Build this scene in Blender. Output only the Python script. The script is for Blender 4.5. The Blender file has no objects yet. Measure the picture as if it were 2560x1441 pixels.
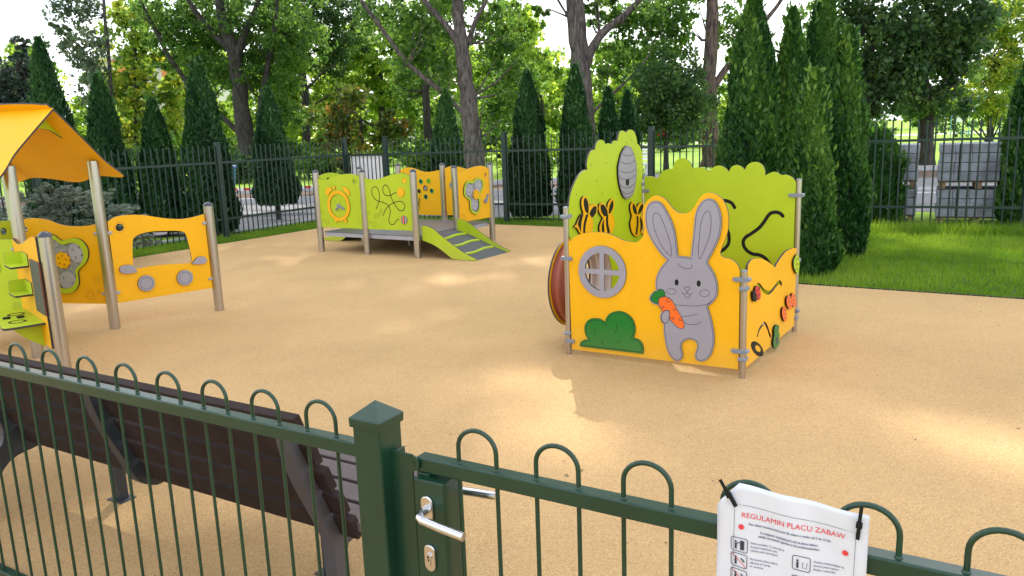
import bpy, math, random
import numpy as np
from mathutils import Vector, Matrix
SC = bpy.context.scene
COL = SC.collection
rnd = random.Random(7)
R = math.radians

# ------------------------------------------------------------------ camera, sky, sun, exposure
cam = bpy.data.cameras.new('camera'); cam_o = bpy.data.objects.new('camera', cam); COL.objects.link(cam_o)
cam.lens = 27.79; cam.sensor_width = 36; cam.clip_start = 0.05; cam.clip_end = 2000
PITCH, ROLL, H = 0.193681, -0.0368006, 1.78
fw = Vector((0, math.cos(PITCH), -math.sin(PITCH))); up0 = Vector((0, math.sin(PITCH), math.cos(PITCH))); rt0 = Vector((1, 0, 0))
c_, s_ = math.cos(ROLL), math.sin(ROLL)
rt = rt0 * c_ + up0 * s_; up = up0 * c_ - rt0 * s_
M = Matrix((rt, up, -fw)).transposed().to_4x4(); M.translation = (0, 0, H)
cam_o.matrix_world = M
SC.camera = cam_o

SUN_EL = R(39.6)
world = bpy.data.worlds.new('World'); SC.world = world; world.use_nodes = True
nt = world.node_tree; nt.nodes.clear()
N = nt.nodes.new
out = N('ShaderNodeOutputWorld'); bg = N('ShaderNodeBackground'); sky = N('ShaderNodeTexSky')
sky.sky_type = 'NISHITA'; sky.sun_disc = False; sky.sun_elevation = SUN_EL; sky.sun_rotation = R(1)
sky.air_density = 1.0; sky.dust_density = 1.5; sky.ozone_density = 1.0
tc = N('ShaderNodeTexCoord'); mp = N('ShaderNodeMapping'); mp.inputs['Scale'].default_value = (1.6, 1.6, 4.0)
nz = N('ShaderNodeTexNoise'); nz.inputs['Scale'].default_value = 2.2; nz.inputs['Detail'].default_value = 7; nz.inputs['Roughness'].default_value = .55
cr = N('ShaderNodeValToRGB'); cr.color_ramp.elements[0].position = .40; cr.color_ramp.elements[1].position = .54
mx = N('ShaderNodeMixRGB'); mx.inputs['Color2'].default_value = (9.5, 9.7, 10.2, 1)
nt.links.new(tc.outputs['Generated'], mp.inputs['Vector']); nt.links.new(mp.outputs['Vector'], nz.inputs['Vector'])
nt.links.new(nz.outputs['Fac'], cr.inputs['Fac']); nt.links.new(cr.outputs['Color'], mx.inputs['Fac'])
nt.links.new(sky.outputs['Color'], mx.inputs['Color1']); nt.links.new(mx.outputs['Color'], bg.inputs['Color'])
bg.inputs['Strength'].default_value = 0.13
nt.links.new(bg.outputs['Background'], out.inputs['Surface'])
sun = bpy.data.lights.new('sun', 'SUN'); sun.energy = 2.6; sun.angle = R(0.6); sun.color = (1, .95, .86)
sun_o = bpy.data.objects.new('sun', sun); COL.objects.link(sun_o)
sd = Vector((-0.02, -math.cos(SUN_EL), -math.sin(SUN_EL)))
sun_o.rotation_euler = sd.to_track_quat('-Z', 'Y').to_euler(); sun_o.location = (0, 10, 20)
SC.view_settings.view_transform = 'Standard'; SC.view_settings.look = 'None'; SC.view_settings.gamma = 1
SC.view_settings.exposure = 0.98
SC.render.engine = 'CYCLES'
SC.cycles.use_denoising = True
SC.cycles.max_bounces = 8; SC.cycles.transparent_max_bounces = 8; SC.cycles.sample_clamp_indirect = 6

# ------------------------------------------------------------------ materials
def newmat(name):
    m = bpy.data.materials.new(name); m.use_nodes = True; t = m.node_tree; t.nodes.clear()
    o = t.nodes.new('ShaderNodeOutputMaterial'); return m, t, o
def mat(name, col, rough=.5, metal=0, var=.08, scale=6, bump=0, bscale=200, coat=0, spec=.5, bdist=.001):
    m, t, o = newmat(name); n = t.nodes.new; L = t.links.new
    b = n('ShaderNodeBsdfPrincipled'); b.inputs['Roughness'].default_value = rough; b.inputs['Metallic'].default_value = metal
    b.inputs['Coat Weight'].default_value = coat; b.inputs['Specular IOR Level'].default_value = spec
    L(b.outputs[0], o.inputs[0])
    tcn = n('ShaderNodeTexCoord'); no = n('ShaderNodeTexNoise'); no.inputs['Scale'].default_value = scale; no.inputs['Detail'].default_value = 5
    L(tcn.outputs['Object'], no.inputs['Vector'])
    hs = n('ShaderNodeHueSaturation'); hs.inputs['Color'].default_value = (*col, 1)
    mr = n('ShaderNodeMapRange'); mr.inputs['From Min'].default_value = .3; mr.inputs['From Max'].default_value = .7
    mr.inputs['To Min'].default_value = 1 - var; mr.inputs['To Max'].default_value = 1 + var
    L(no.outputs['Fac'], mr.inputs['Value']); L(mr.outputs[0], hs.inputs['Value']); L(hs.outputs[0], b.inputs['Base Color'])
    mr2 = n('ShaderNodeMapRange'); mr2.inputs['To Min'].default_value = max(0, rough - .08); mr2.inputs['To Max'].default_value = min(1, rough + .08)
    L(no.outputs['Fac'], mr2.inputs['Value']); L(mr2.outputs[0], b.inputs['Roughness'])
    if bump:
        n2 = n('ShaderNodeTexNoise'); n2.inputs['Scale'].default_value = bscale; n2.inputs['Detail'].default_value = 3
        L(tcn.outputs['Object'], n2.inputs['Vector']); bu = n('ShaderNodeBump'); bu.inputs['Strength'].default_value = bump; bu.inputs['Distance'].default_value = bdist
        L(n2.outputs['Fac'], bu.inputs['Height']); L(bu.outputs[0], b.inputs['Normal'])
    return m
def board_mat(name, col):
    m, t, o = newmat(name); n = t.nodes.new; L = t.links.new
    b = n('ShaderNodeBsdfPrincipled'); b.inputs['Specular IOR Level'].default_value = .32; L(b.outputs[0], o.inputs[0])
    tcn = n('ShaderNodeTexCoord'); a = n('ShaderNodeTexNoise'); a.inputs['Scale'].default_value = 3.2; a.inputs['Detail'].default_value = 9; a.inputs['Roughness'].default_value = .72
    L(tcn.outputs['Object'], a.inputs['Vector'])
    mr = n('ShaderNodeMapRange'); mr.inputs['From Min'].default_value = .3; mr.inputs['From Max'].default_value = .7; mr.inputs['To Min'].default_value = .93; mr.inputs['To Max'].default_value = 1.05; L(a.outputs['Fac'], mr.inputs['Value'])
    hs = n('ShaderNodeHueSaturation'); hs.inputs['Color'].default_value = (*col, 1); L(mr.outputs[0], hs.inputs['Value'])
    # dried splashes, dust low down, fine scratches
    s1 = n('ShaderNodeTexNoise'); s1.inputs['Scale'].default_value = 55; s1.inputs['Detail'].default_value = 3; L(tcn.outputs['Object'], s1.inputs['Vector'])
    c1 = n('ShaderNodeValToRGB'); c1.color_ramp.elements[0].position = .67; c1.color_ramp.elements[0].color = (0, 0, 0, 1); c1.color_ramp.elements[1].position = .76; c1.color_ramp.elements[1].color = (.45, .45, .45, 1); L(s1.outputs['Fac'], c1.inputs['Fac'])
    m1 = n('ShaderNodeMixRGB'); m1.inputs['Color2'].default_value = (.22, .16, .10, 1); L(c1.outputs[0], m1.inputs['Fac']); L(hs.outputs[0], m1.inputs['Color1'])
    sp = n('ShaderNodeSeparateXYZ'); L(tcn.outputs['Object'], sp.inputs[0]); z = n('ShaderNodeMapRange'); z.inputs['From Min'].default_value = .02; z.inputs['From Max'].default_value = .30; z.inputs['To Min'].default_value = .30; z.inputs['To Max'].default_value = 0; L(sp.outputs['Z'], z.inputs['Value'])
    mm_ = n('ShaderNodeMath'); mm_.operation = 'MULTIPLY'; L(z.outputs[0], mm_.inputs[0]); L(a.outputs['Fac'], mm_.inputs[1])
    m2 = n('ShaderNodeMixRGB'); m2.inputs['Color2'].default_value = (.42, .32, .20, 1); L(mm_.outputs[0], m2.inputs['Fac']); L(m1.outputs[0], m2.inputs['Color1']); L(m2.outputs[0], b.inputs['Base Color'])
    r = n('ShaderNodeMapRange'); r.inputs['To Min'].default_value = .34; r.inputs['To Max'].default_value = .66; L(a.outputs['Fac'], r.inputs['Value']); L(r.outputs[0], b.inputs['Roughness'])
    n2 = n('ShaderNodeTexNoise'); n2.inputs['Scale'].default_value = 350; L(tcn.outputs['Object'], n2.inputs['Vector']); bu = n('ShaderNodeBump'); bu.inputs['Strength'].default_value = .15; bu.inputs['Distance'].default_value = .001
    L(n2.outputs['Fac'], bu.inputs['Height']); L(bu.outputs[0], b.inputs['Normal'])
    return m
def steel_mat(name, col, rough):
    m, t, o = newmat(name); n = t.nodes.new; L = t.links.new
    b = n('ShaderNodeBsdfPrincipled'); b.inputs['Metallic'].default_value = 1; b.inputs['Base Color'].default_value = (*col, 1)
    L(b.outputs[0], o.inputs[0])
    tcn = n('ShaderNodeTexCoord'); mpn = n('ShaderNodeMapping'); mpn.inputs['Scale'].default_value = (220, 220, 3)
    no = n('ShaderNodeTexNoise'); no.inputs['Scale'].default_value = 1; no.inputs['Detail'].default_value = 4
    L(tcn.outputs['Object'], mpn.inputs[0]); L(mpn.outputs[0], no.inputs['Vector'])
    mr = n('ShaderNodeMapRange'); mr.inputs['To Min'].default_value = rough - .12; mr.inputs['To Max'].default_value = rough + .15
    L(no.outputs['Fac'], mr.inputs['Value']); L(mr.outputs[0], b.inputs['Roughness'])
    bu = n('ShaderNodeBump'); bu.inputs['Strength'].default_value = .08; bu.inputs['Distance'].default_value = .0005
    L(no.outputs['Fac'], bu.inputs['Height']); L(bu.outputs[0], b.inputs['Normal'])
    return m
YEL = board_mat('yellow_board', (.86, .435, .003))
LIME = board_mat('lime_board', (.43, .55, .016))
GREY = board_mat('grey_board', (.32, .305, .345))
EDGE = mat('dark_core', (.035, .028, .03), .6, var=.1)
BLACK = mat('black_inlay', (.007, .009, .008), .6, var=.1, spec=.25)
LINE = mat('engraved_line', (.07, .065, .085), .6)
DLIME = mat('engraved_lime', (.20, .26, .01), .6)
DYEL = mat('engraved_yellow', (.50, .23, .004), .6)
GRN = board_mat('green_board', (.010, .18, .020))
DGRN = mat('dark_green_line', (.003, .03, .008), .6)
ORG = mat('orange_board', (.90, .15, .01), .45, var=.04)
REDB = mat('red_board', (.62, .03, .03), .42, var=.05)
TUBE = mat('terracotta_plastic', (.30, .065, .036), .5, var=.08)
TUBEIN = mat('pale_tunnel_lining', (.50, .42, .39), .6, var=.06)
STEEL = steel_mat('brushed_steel', (.50, .465, .44), .30)
CHROME = mat('satin_steel', (.66, .65, .66), .24, metal=1, var=.03)
CAPM = mat('dark_post_cap', (.02, .025, .045), .2, spec=.7)
CLAMP = mat('clamp_plastic', (.22, .24, .28), .45, var=.06)
GREEN = mat('green_powder_coat', (.0075, .040, .021), .30, var=.12, bump=.15, bscale=500, scale=9)
DFEN = mat('far_fence_coat', (.014, .034, .026), .45, var=.12)
DARKG = mat('charcoal_metal', (.028, .034, .042), .45, var=.1)
GPLATE = mat('grey_metal', (.062, .058, .068), .5, var=.08, bump=.3, bscale=400)
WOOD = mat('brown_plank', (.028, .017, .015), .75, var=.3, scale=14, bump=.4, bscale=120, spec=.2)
DECK = mat('grey_deck', (.15, .15, .165), .42, var=.08, bump=.2, bscale=250)
RAMPM = mat('dark_ramp', (.075, .08, .09), .45, var=.1, bump=.3, bscale=250)
DECKF = mat('galvanised_frame', (.38, .38, .42), .45, var=.06)
WHITE = mat('white_panel', (.86, .86, .88), .5, var=.04)
PAPER = mat('laminated_paper', (.66, .68, .76), .16, var=.03, scale=12, coat=.6, bump=.12, bscale=14, bdist=.004)
PRINT = mat('black_print', (.03, .03, .05), .5)
PRINTG = mat('grey_print', (.16, .17, .24), .5)
REDP = mat('red_print', (.72, .04, .05), .5)
STONE = mat('grey_pavers', (.24, .25, .29), .8, var=.45, scale=3.5, bump=.5, bscale=60)
PALW = mat('pallet_wood', (.22, .14, .08), .8, var=.2, scale=10)
WALLC = mat('cream_render', (.62, .60, .50), .85, var=.05)
WALLO = mat('orange_render', (.72, .28, .07), .85, var=.05)
WALLP = mat('pink_brick', (.45, .26, .22), .85, var=.1)
ROOFM = mat('red_roof', (.33, .10, .07), .8)
WGLASS = mat('window_glass', (.05, .07, .09), .1, spec=.8)
SOIL = mat('dark_soil', (.05, .04, .03), .95, var=.3)
TEAL = mat('teal_metal', (.05, .30, .32), .4)
WMET = mat('white_metal', (.8, .8, .8), .4)
REDW = mat('red_paint', (.6, .05, .04), .5)
BLUE = mat('blue_plastic', (.03, .10, .40), .4)
PETROL = mat('petrol_glass', (.005, .09, .09), .08, spec=.8)
MAROON = mat('maroon_glass', (.09, .01, .012), .08, spec=.8)
BLUEG = mat('blue_glass', (.01, .015, .10), .08, spec=.8)
CLEARG = mat('grass_green_glass', (.16, .38, .02), .1, spec=.8)
BROWNB = mat('brown_board', (.16, .04, .012), .6)
BOARDK = mat('chalkboard', (.055, .062, .050), .6, var=.1)
def gear_mat():
    m, t, o = newmat('clear_gear_plastic'); n = t.nodes.new; L = t.links.new
    b = n('ShaderNodeBsdfPrincipled'); b.inputs['Roughness'].default_value = .18; b.inputs['Specular IOR Level'].default_value = .8
    tcn = n('ShaderNodeTexCoord'); no = n('ShaderNodeTexVoronoi'); no.inputs['Scale'].default_value = 40
    cr = n('ShaderNodeValToRGB'); cr.color_ramp.elements[0].color = (.16, .16, .18, 1); cr.color_ramp.elements[1].color = (.42, .42, .44, 1)
    L(tcn.outputs['Object'], no.inputs['Vector']); L(no.outputs['Distance'], cr.inputs['Fac']); L(cr.outputs[0], b.inputs['Base Color']); L(b.outputs[0], o.inputs[0])
    return m
GEARM = gear_mat()
def bark_mat(name, c1, c2, sc=1.0):
    m, t, o = newmat(name); n = t.nodes.new; L = t.links.new
    b = n('ShaderNodeBsdfPrincipled'); b.inputs['Roughness'].default_value = .9
    tcn = n('ShaderNodeTexCoord'); mpn = n('ShaderNodeMapping'); mpn.inputs['Scale'].default_value = (7 * sc, 7 * sc, 1.6 * sc)
    no = n('ShaderNodeTexNoise'); no.inputs['Scale'].default_value = 1.4; no.inputs['Detail'].default_value = 8; no.inputs['Roughness'].default_value = .65
    L(tcn.outputs['Object'], mpn.inputs[0]); L(mpn.outputs[0], no.inputs['Vector'])
    cr = n('ShaderNodeValToRGB'); cr.color_ramp.elements[0].position = .38; cr.color_ramp.elements[0].color = (*c1, 1); cr.color_ramp.elements[1].position = .62; cr.color_ramp.elements[1].color = (*c2, 1)
    L(no.outputs['Fac'], cr.inputs['Fac']); L(cr.outputs[0], b.inputs['Base Color'])
    bu = n('ShaderNodeBump'); bu.inputs['Strength'].default_value = 1; bu.inputs['Distance'].default_value = .06
    L(no.outputs['Fac'], bu.inputs['Height']); L(bu.outputs[0], b.inputs['Normal']); L(b.outputs[0], o.inputs[0])
    return m
BARK = bark_mat('grey_bark', (.03, .024, .024), (.155, .122, .115))
BARKR = bark_mat('reddish_bark', (.04, .024, .022), (.19, .13, .115))
BARKD = bark_mat('dark_bark', (.014, .012, .012), (.065, .054, .052))
def leaf_mat(name, cols, trans=.5, rough=.38, tboost=1.6):
    m, t, o = newmat(name); n = t.nodes.new; L = t.links.new
    at = n('ShaderNodeAttribute'); at.attribute_name = 'tint'
    cr = n('ShaderNodeValToRGB'); e = cr.color_ramp.elements
    while len(e) < len(cols): e.new(.5)
    for i, cc in enumerate(cols): e[i].position = i / (len(cols) - 1); e[i].color = (*cc, 1)
    L(at.outputs['Fac'], cr.inputs['Fac'])
    d = n('ShaderNodeBsdfPrincipled'); d.inputs['Roughness'].default_value = rough; d.inputs['Specular IOR Level'].default_value = .35
    tr = n('ShaderNodeBsdfTranslucent'); hs = n('ShaderNodeHueSaturation'); hs.inputs['Value'].default_value = tboost; hs.inputs['Hue'].default_value = .485; hs.inputs['Saturation'].default_value = 1.1
    L(cr.outputs[0], d.inputs['Base Color']); L(cr.outputs[0], hs.inputs['Color']); L(hs.outputs[0], tr.inputs['Color'])
    ms = n('ShaderNodeMixShader'); ms.inputs[0].default_value = trans
    L(d.outputs[0], ms.inputs[1]); L(tr.outputs[0], ms.inputs[2]); L(ms.outputs[0], o.inputs[0])
    return m
LEAF = {
 'dark': leaf_mat('dark_green_leaves', [(.022, .052, .022), (.045, .095, .032), (.10, .17, .045)], .52, tboost=2.1),
 'mid': leaf_mat('green_leaves', [(.035, .080, .022), (.075, .15, .034), (.16, .25, .055)], .58, tboost=2.3),
 'lime': leaf_mat('lime_leaves', [(.05, .11, .024), (.14, .23, .042), (.29, .37, .07)], .62, tboost=2.4),
 'grey': leaf_mat('grey_green_leaves', [(.05, .085, .055), (.09, .13, .075), (.13, .17, .09)], .45),
 'blue': leaf_mat('blue_spruce_needles', [(.022, .042, .035), (.045, .072, .055), (.08, .10, .07)], .25),
 'yellow': leaf_mat('yellowing_leaves', [(.06, .11, .025), (.12, .20, .035), (.20, .27, .05), (.42, .38, .06)], .6, tboost=2.1),
 'orange': leaf_mat('browning_leaves', [(.03, .06, .015), (.06, .10, .02), (.09, .11, .025), (.30, .15, .035)], .5, tboost=1.9),
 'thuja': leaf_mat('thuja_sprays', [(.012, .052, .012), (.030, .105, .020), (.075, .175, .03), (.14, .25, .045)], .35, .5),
 'grass': leaf_mat('grass_blades', [(.055, .14, .014), (.12, .235, .024), (.24, .34, .05)], .5, .5, 1.8),
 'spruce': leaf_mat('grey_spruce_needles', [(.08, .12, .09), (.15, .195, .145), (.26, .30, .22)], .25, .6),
}
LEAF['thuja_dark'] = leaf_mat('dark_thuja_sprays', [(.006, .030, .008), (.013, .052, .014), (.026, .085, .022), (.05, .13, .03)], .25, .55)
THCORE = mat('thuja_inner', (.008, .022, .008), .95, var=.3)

# ------------------------------------------------------------------ object helpers
def tag(o, label=None, cat=None, group=None, kind=None):
    if label: o['label'] = label
    if cat: o['category'] = cat
    if group: o['group'] = group
    if kind: o['kind'] = kind
    return o
def thing(name, loc, label, cat, group=None):
    o = bpy.data.objects.new(name, None); o.empty_display_size = .1; o.location = loc; COL.objects.link(o)
    return tag(o, label, cat, group)
WPOS = {}
def wloc(o):
    v = Vector(o.location)
    while o.parent: o = o.parent; v += Vector(o.location)
    return v
def link(name, me, parent=None, origin=None):
    """mesh built in world coordinates; origin moved to the parent's base (or to origin)"""
    base = wloc(parent) if parent else Vector(origin or (0, 0, 0))
    if base.length: me.transform(Matrix.Translation(-base))
    o = bpy.data.objects.new(name, me); COL.objects.link(o)
    if parent: o.parent = parent
    else: o.location = base
    return o
def V3(*a): return Vector(a)
class MB:
    def __init__(s): s.v = []; s.f = []; s.m = []; s.s = []
    def add(s, vs, fs, m=0, smooth=False):
        b = len(s.v); s.v += [tuple(v) for v in vs]
        for f in fs: s.f.append([b + i for i in f]); s.m.append(m); s.s.append(smooth)
    def box(s, c, ax, ay, az, m=0):
        """centre and three half axes"""
        c, ax, ay, az = Vector(c), Vector(ax), Vector(ay), Vector(az)
        vs = [c + ax * i + ay * j + az * k for k in (-1, 1) for j in (-1, 1) for i in (-1, 1)]
        s.add(vs, [(0, 2, 3, 1), (4, 5, 7, 6), (0, 1, 5, 4), (2, 6, 7, 3), (0, 4, 6, 2), (1, 3, 7, 5)], m)
    def tube(s, pts, r, n=10, m=0, cap=True, smooth=True):
        pts = [Vector(p) for p in pts]; rs = r if isinstance(r, (list, tuple)) else [r] * len(pts)
        prev = None; rings = []
        for i, p in enumerate(pts):
            t = (pts[min(i + 1, len(pts) - 1)] - pts[max(i - 1, 0)]).normalized()
            if prev is None:
                a = Vector((0, 0, 1)) if abs(t.z) < .9 else Vector((1, 0, 0)); u = t.cross(a).normalized()
            else: u = (prev - t * prev.dot(t)).normalized()
            prev = u; w = t.cross(u)
            rings.append([p + (u * math.cos(2 * math.pi * k / n) + w * math.sin(2 * math.pi * k / n)) * rs[i] for k in range(n)])
        vs = [v for q in rings for v in q]; fs = []
        for i in range(len(rings) - 1):
            for k in range(n):
                fs.append((i * n + k, i * n + (k + 1) % n, (i + 1) * n + (k + 1) % n, (i + 1) * n + k))
        s.add(vs, fs, m, smooth)
        if cap:
            s.add(rings[0], [tuple(reversed(range(n)))], m); s.add(rings[-1], [tuple(range(n))], m)
    def lathe(s, base, prof, n=20, m=0, axis=None):
        """prof: (r, z) list about vertical (or axis) through base"""
        base = Vector(base); az = Vector(axis or (0, 0, 1)).normalized()
        a = Vector((1, 0, 0)) if abs(az.x) < .9 else Vector((0, 1, 0)); u = az.cross(a).normalized(); w = az.cross(u)
        vs = [base + az * z + (u * math.cos(2 * math.pi * k / n) + w * math.sin(2 * math.pi * k / n)) * r for r, z in prof for k in range(n)]
        fs = [(i * n + k, i * n + (k + 1) % n, (i + 1) * n + (k + 1) % n, (i + 1) * n + k) for i in range(len(prof) - 1) for k in range(n)]
        s.add(vs, fs, m, True)
    def build(s, name, mats, parent=None, origin=None, bevel=0):
        me = bpy.data.meshes.new(name); me.from_pydata(s.v, [], s.f)
        for m in (mats if isinstance(mats, (list, tuple)) else [mats]): me.materials.append(m)
        me.polygons.foreach_set('material_index', s.m); me.polygons.foreach_set('use_smooth', s.s); me.update()
        o = link(name, me, parent, origin)
        if bevel:
            b = o.modifiers.new('bevel', 'BEVEL'); b.width = bevel; b.segments = 2; b.limit_method = 'ANGLE'; b.angle_limit = R(50)
        return o
class Plane:
    """upright board plane: s along d, z up, t along the outward normal"""
    def __init__(s, a, b, flip=1):
        s.a = Vector((a[0], a[1], 0)); s.d = (Vector((b[0], b[1], 0)) - s.a); s.len = s.d.length; s.d.normalize()
        s.n = Vector((s.d.y, -s.d.x, 0)) * flip; s.z = Vector((0, 0, 1)); s.flip = flip
    def p(s, x, z, t=0): return s.a + s.d * x + s.z * z + s.n * t
class Tilt:
    def __init__(s, o, dx, dy): s.a = Vector(o); s.d = Vector(dx).normalized(); s.z = Vector(dy).normalized(); s.n = s.d.cross(s.z).normalized(); s.flip = 1
    def p(s, x, z, t=0): return s.a + s.d * x + s.z * z + s.n * t
def smooth_loop(P, corner=48, sub=4, closed=True):
    P = [Vector((p[0], p[1])) for p in P]; n = len(P); out_ = []
    def iscorner(i):
        if not closed and (i == 0 or i == n - 1): return True
        a = P[i] - P[i - 1]; b = P[(i + 1) % n] - P[i]
        if a.length < 1e-6 or b.length < 1e-6: return True
        return abs(a.angle(b)) > R(corner)
    C_ = [iscorner(i) for i in range(n)]
    rng = range(n if closed else n - 1)
    for i in rng:
        j = (i + 1) % n; p1, p2 = P[i], P[j]
        p0 = P[i - 1] if not C_[i] else p1 - (p2 - p1) * .4
        p3 = P[(i + 2) % n] if not C_[j] else p2 + (p2 - p1) * .4
        if C_[i] and C_[j]: out_.append(p1); continue
        for k in range(sub):
            t = k / sub
            out_.append(.5 * ((2 * p1) + (-p0 + p2) * t + (2 * p0 - 5 * p1 + 4 * p2 - p3) * t * t + (-p0 + 3 * p1 - 3 * p2 + p3) * t ** 3))
    if not closed: out_.append(P[-1])
    return out_
def mm(L): return [(x / 1000, z / 1000) for x, z in L]
def dedupe(P, eps=.0012):
    o = [P[0]]
    for p in P[1:]:
        if (Vector(p) - Vector(o[-1])).length > eps: o.append(p)
    if (Vector(o[0]) - Vector(o[-1])).length < eps: o.pop()
    return o
def flat(name, pl, loops, t0, t1, mats, parent, bev=.0015, edge=True):
    """a board cut from a sheet: loops[0] outline, rest holes; occupies t0..t1 along the plane normal"""
    cu = bpy.data.curves.new(name, 'CURVE'); cu.dimensions = '2D'; cu.fill_mode = 'BOTH'
    th = t1 - t0; cu.extrude = max(th / 2 - bev, 1e-5); cu.bevel_depth = bev; cu.bevel_resolution = 1; cu.offset = -bev
    for L_ in loops:
        L_ = dedupe(L_); sp = cu.splines.new('POLY'); sp.points.add(len(L_) - 1)
        for i, q in enumerate(L_): sp.points[i].co = (q[0], q[1], 0, 1)
        sp.use_cyclic_u = True
    co = bpy.data.objects.new(name, cu); COL.objects.link(co)
    dg = bpy.context.evaluated_depsgraph_get(); me = bpy.data.meshes.new_from_object(co.evaluated_get(dg)); me.name = name
    bpy.data.objects.remove(co)
    mats = mats if isinstance(mats, (list, tuple)) else [mats, mats]
    me.materials.clear()
    for m_ in mats: me.materials.append(m_)
    n = len(me.vertices); c = np.empty(n * 3, 'f'); me.vertices.foreach_get('co', c); c = c.reshape(n, 3)
    nz_ = np.array([abs(p.normal.z) for p in me.polygons]); me.polygons.foreach_set('material_index', (nz_ < .6).astype('i') if edge else np.zeros(len(nz_), 'i'))
    mid = (t0 + t1) / 2
    a, d, z, nn = [np.array(x) for x in (pl.a, pl.d, pl.z, pl.n)]
    w = a + c[:, :1] * d + c[:, 1:2] * z + (c[:, 2:3] * 1 + mid) * nn
    me.vertices.foreach_set('co', w.astype('f').ravel())
    if pl.flip < 0: me.flip_normals()
    me.polygons.foreach_set('use_smooth', [False] * len(me.polygons)); me.update()
    return link(name, me, parent)
def ribbon(mb, pl, P, w, t, closed=False, h=.0012, m=0, sub=4, smooth=True, round_end=True):
    """raised band of width w following points P (metres) on plane at offset t"""
    Q = smooth_loop(P, 85, sub, closed) if smooth else [Vector(p) for p in P]
    n = len(Q); vs = []; fs = []
    for i in range(n):
        a = Q[(i - 1) % n] if (closed or i > 0) else Q[i]; b = Q[(i + 1) % n] if (closed or i < n - 1) else Q[i]
        tn = (b - a); tn = tn.normalized() if tn.length > 1e-9 else Vector((1, 0)); nn = Vector((-tn.y, tn.x)) * (w / 2)
        for sgn, tt in ((1, t), (1, t + h), (-1, t + h), (-1, t)):
            q = Q[i] + nn * sgn; vs.append(pl.p(q.x, q.y, tt))
    cnt = n if closed else n - 1
    for i in range(cnt):
        j = (i + 1) % n
        for k in (0, 1, 2): fs.append((i * 4 + k, i * 4 + k + 1, j * 4 + k + 1, j * 4 + k))
    mb.add(vs, fs, m)
    if round_end and not closed and w > .006:
        for q in (Q[0], Q[-1]): disc(mb, pl, q.x, q.y, w / 2, t, t + h, m, 12)
def disc(mb, pl, x, z, r, t0, t1, m=0, n=20, rz=None):
    rz = rz or r
    top = [pl.p(x + r * math.cos(2 * math.pi * k / n), z + rz * math.sin(2 * math.pi * k / n), t1) for k in range(n)]
    bot = [pl.p(x + r * math.cos(2 * math.pi * k / n), z + rz * math.sin(2 * math.pi * k / n), t0) for k in range(n)]
    mb.add(top + bot, [tuple(range(n))] + [(k, (k + 1) % n, n + (k + 1) % n, n + k) for k in range(n)] , m)
    mb.add(bot, [tuple(reversed(range(n)))], m)
def ringpts(x, z, r, n=28, rz=None): return [(x + r * math.cos(2 * math.pi * k / n), z + (rz or r) * math.sin(2 * math.pi * k / n)) for k in range(n)]
def ringband(mb, pl, x, z, r0, r1, t0, t1, m=0, n=32):
    vs = []
    for k in range(n):
        c, s2 = math.cos(2 * math.pi * k / n), math.sin(2 * math.pi * k / n)
        vs += [pl.p(x + r0 * c, z + r0 * s2, t1), pl.p(x + r1 * c, z + r1 * s2, t1), pl.p(x + r0 * c, z + r0 * s2, t0), pl.p(x + r1 * c, z + r1 * s2, t0)]
    fs = []
    for k in range(n):
        j = (k + 1) % n
        fs += [(k * 4, k * 4 + 1, j * 4 + 1, j * 4), (k * 4 + 1, k * 4 + 3, j * 4 + 3, j * 4 + 1), (k * 4 + 2, k * 4, j * 4, j * 4 + 2), (k*4+3, k*4+2, j*4+2, j*4+3)]
    mb.add(vs, fs, m)
def band_loop(P, w, sub=4):
    """closed polygon for a slot of width w round centreline P"""
    Q = smooth_loop(P, 60, sub, False); n = len(Q); Lf = []; Rt = []
    for i in range(n):
        tn = (Q[min(i + 1, n - 1)] - Q[max(i - 1, 0)]).normalized(); nn = Vector((-tn.y, tn.x)) * w / 2
        Lf.append(Q[i] + nn); Rt.append(Q[i] - nn)
    return Lf + Rt[::-1]
def inset(P, d):
    P = [Vector(p) for p in P]; n = len(P); o = []
    A = sum(P[i].x * P[(i + 1) % n].y - P[(i + 1) % n].x * P[i].y for i in range(n)); sg = 1 if A > 0 else -1
    for i in range(n):
        t1 = (P[i] - P[i - 1]).normalized(); t2 = (P[(i + 1) % n] - P[i]).normalized(); t = t1 + t2
        if t.length < .3: o.append(P[i] + Vector((-t1.y, t1.x)) * d * sg); continue
        t.normalize(); k = max(.5, t.dot(t1)); o.append(P[i] + Vector((-t.y, t.x)) * (d * sg / k))
    return o
def copy_child(o, parent, off):
    c = o.copy(); COL.objects.link(c); c.parent = parent; c.location = Vector(o.location) + Vector(off); return c
def text_mesh(name, s, size, pl, x, z, t, m, parent, align='CENTER', bold=0):
    cu = bpy.data.curves.new(name, 'FONT'); cu.body = s; cu.size = size; cu.align_x = align; cu.extrude = 0; cu.offset = bold; cu.resolution_u = 3
    co = bpy.data.objects.new(name, cu); COL.objects.link(co)
    dg = bpy.context.evaluated_depsgraph_get(); me = bpy.data.meshes.new_from_object(co.evaluated_get(dg)); bpy.data.objects.remove(co)
    me.materials.clear(); me.materials.append(m)
    vs = [(v.co.x, v.co.y) for v in me.vertices]
    for v, (a, b) in zip(me.vertices, vs): v.co = pl.p(x + a, z + b, t(x + a, z + b) if callable(t) else t)
    me.update(); me.name = name
    return link(name, me, parent)
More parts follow.
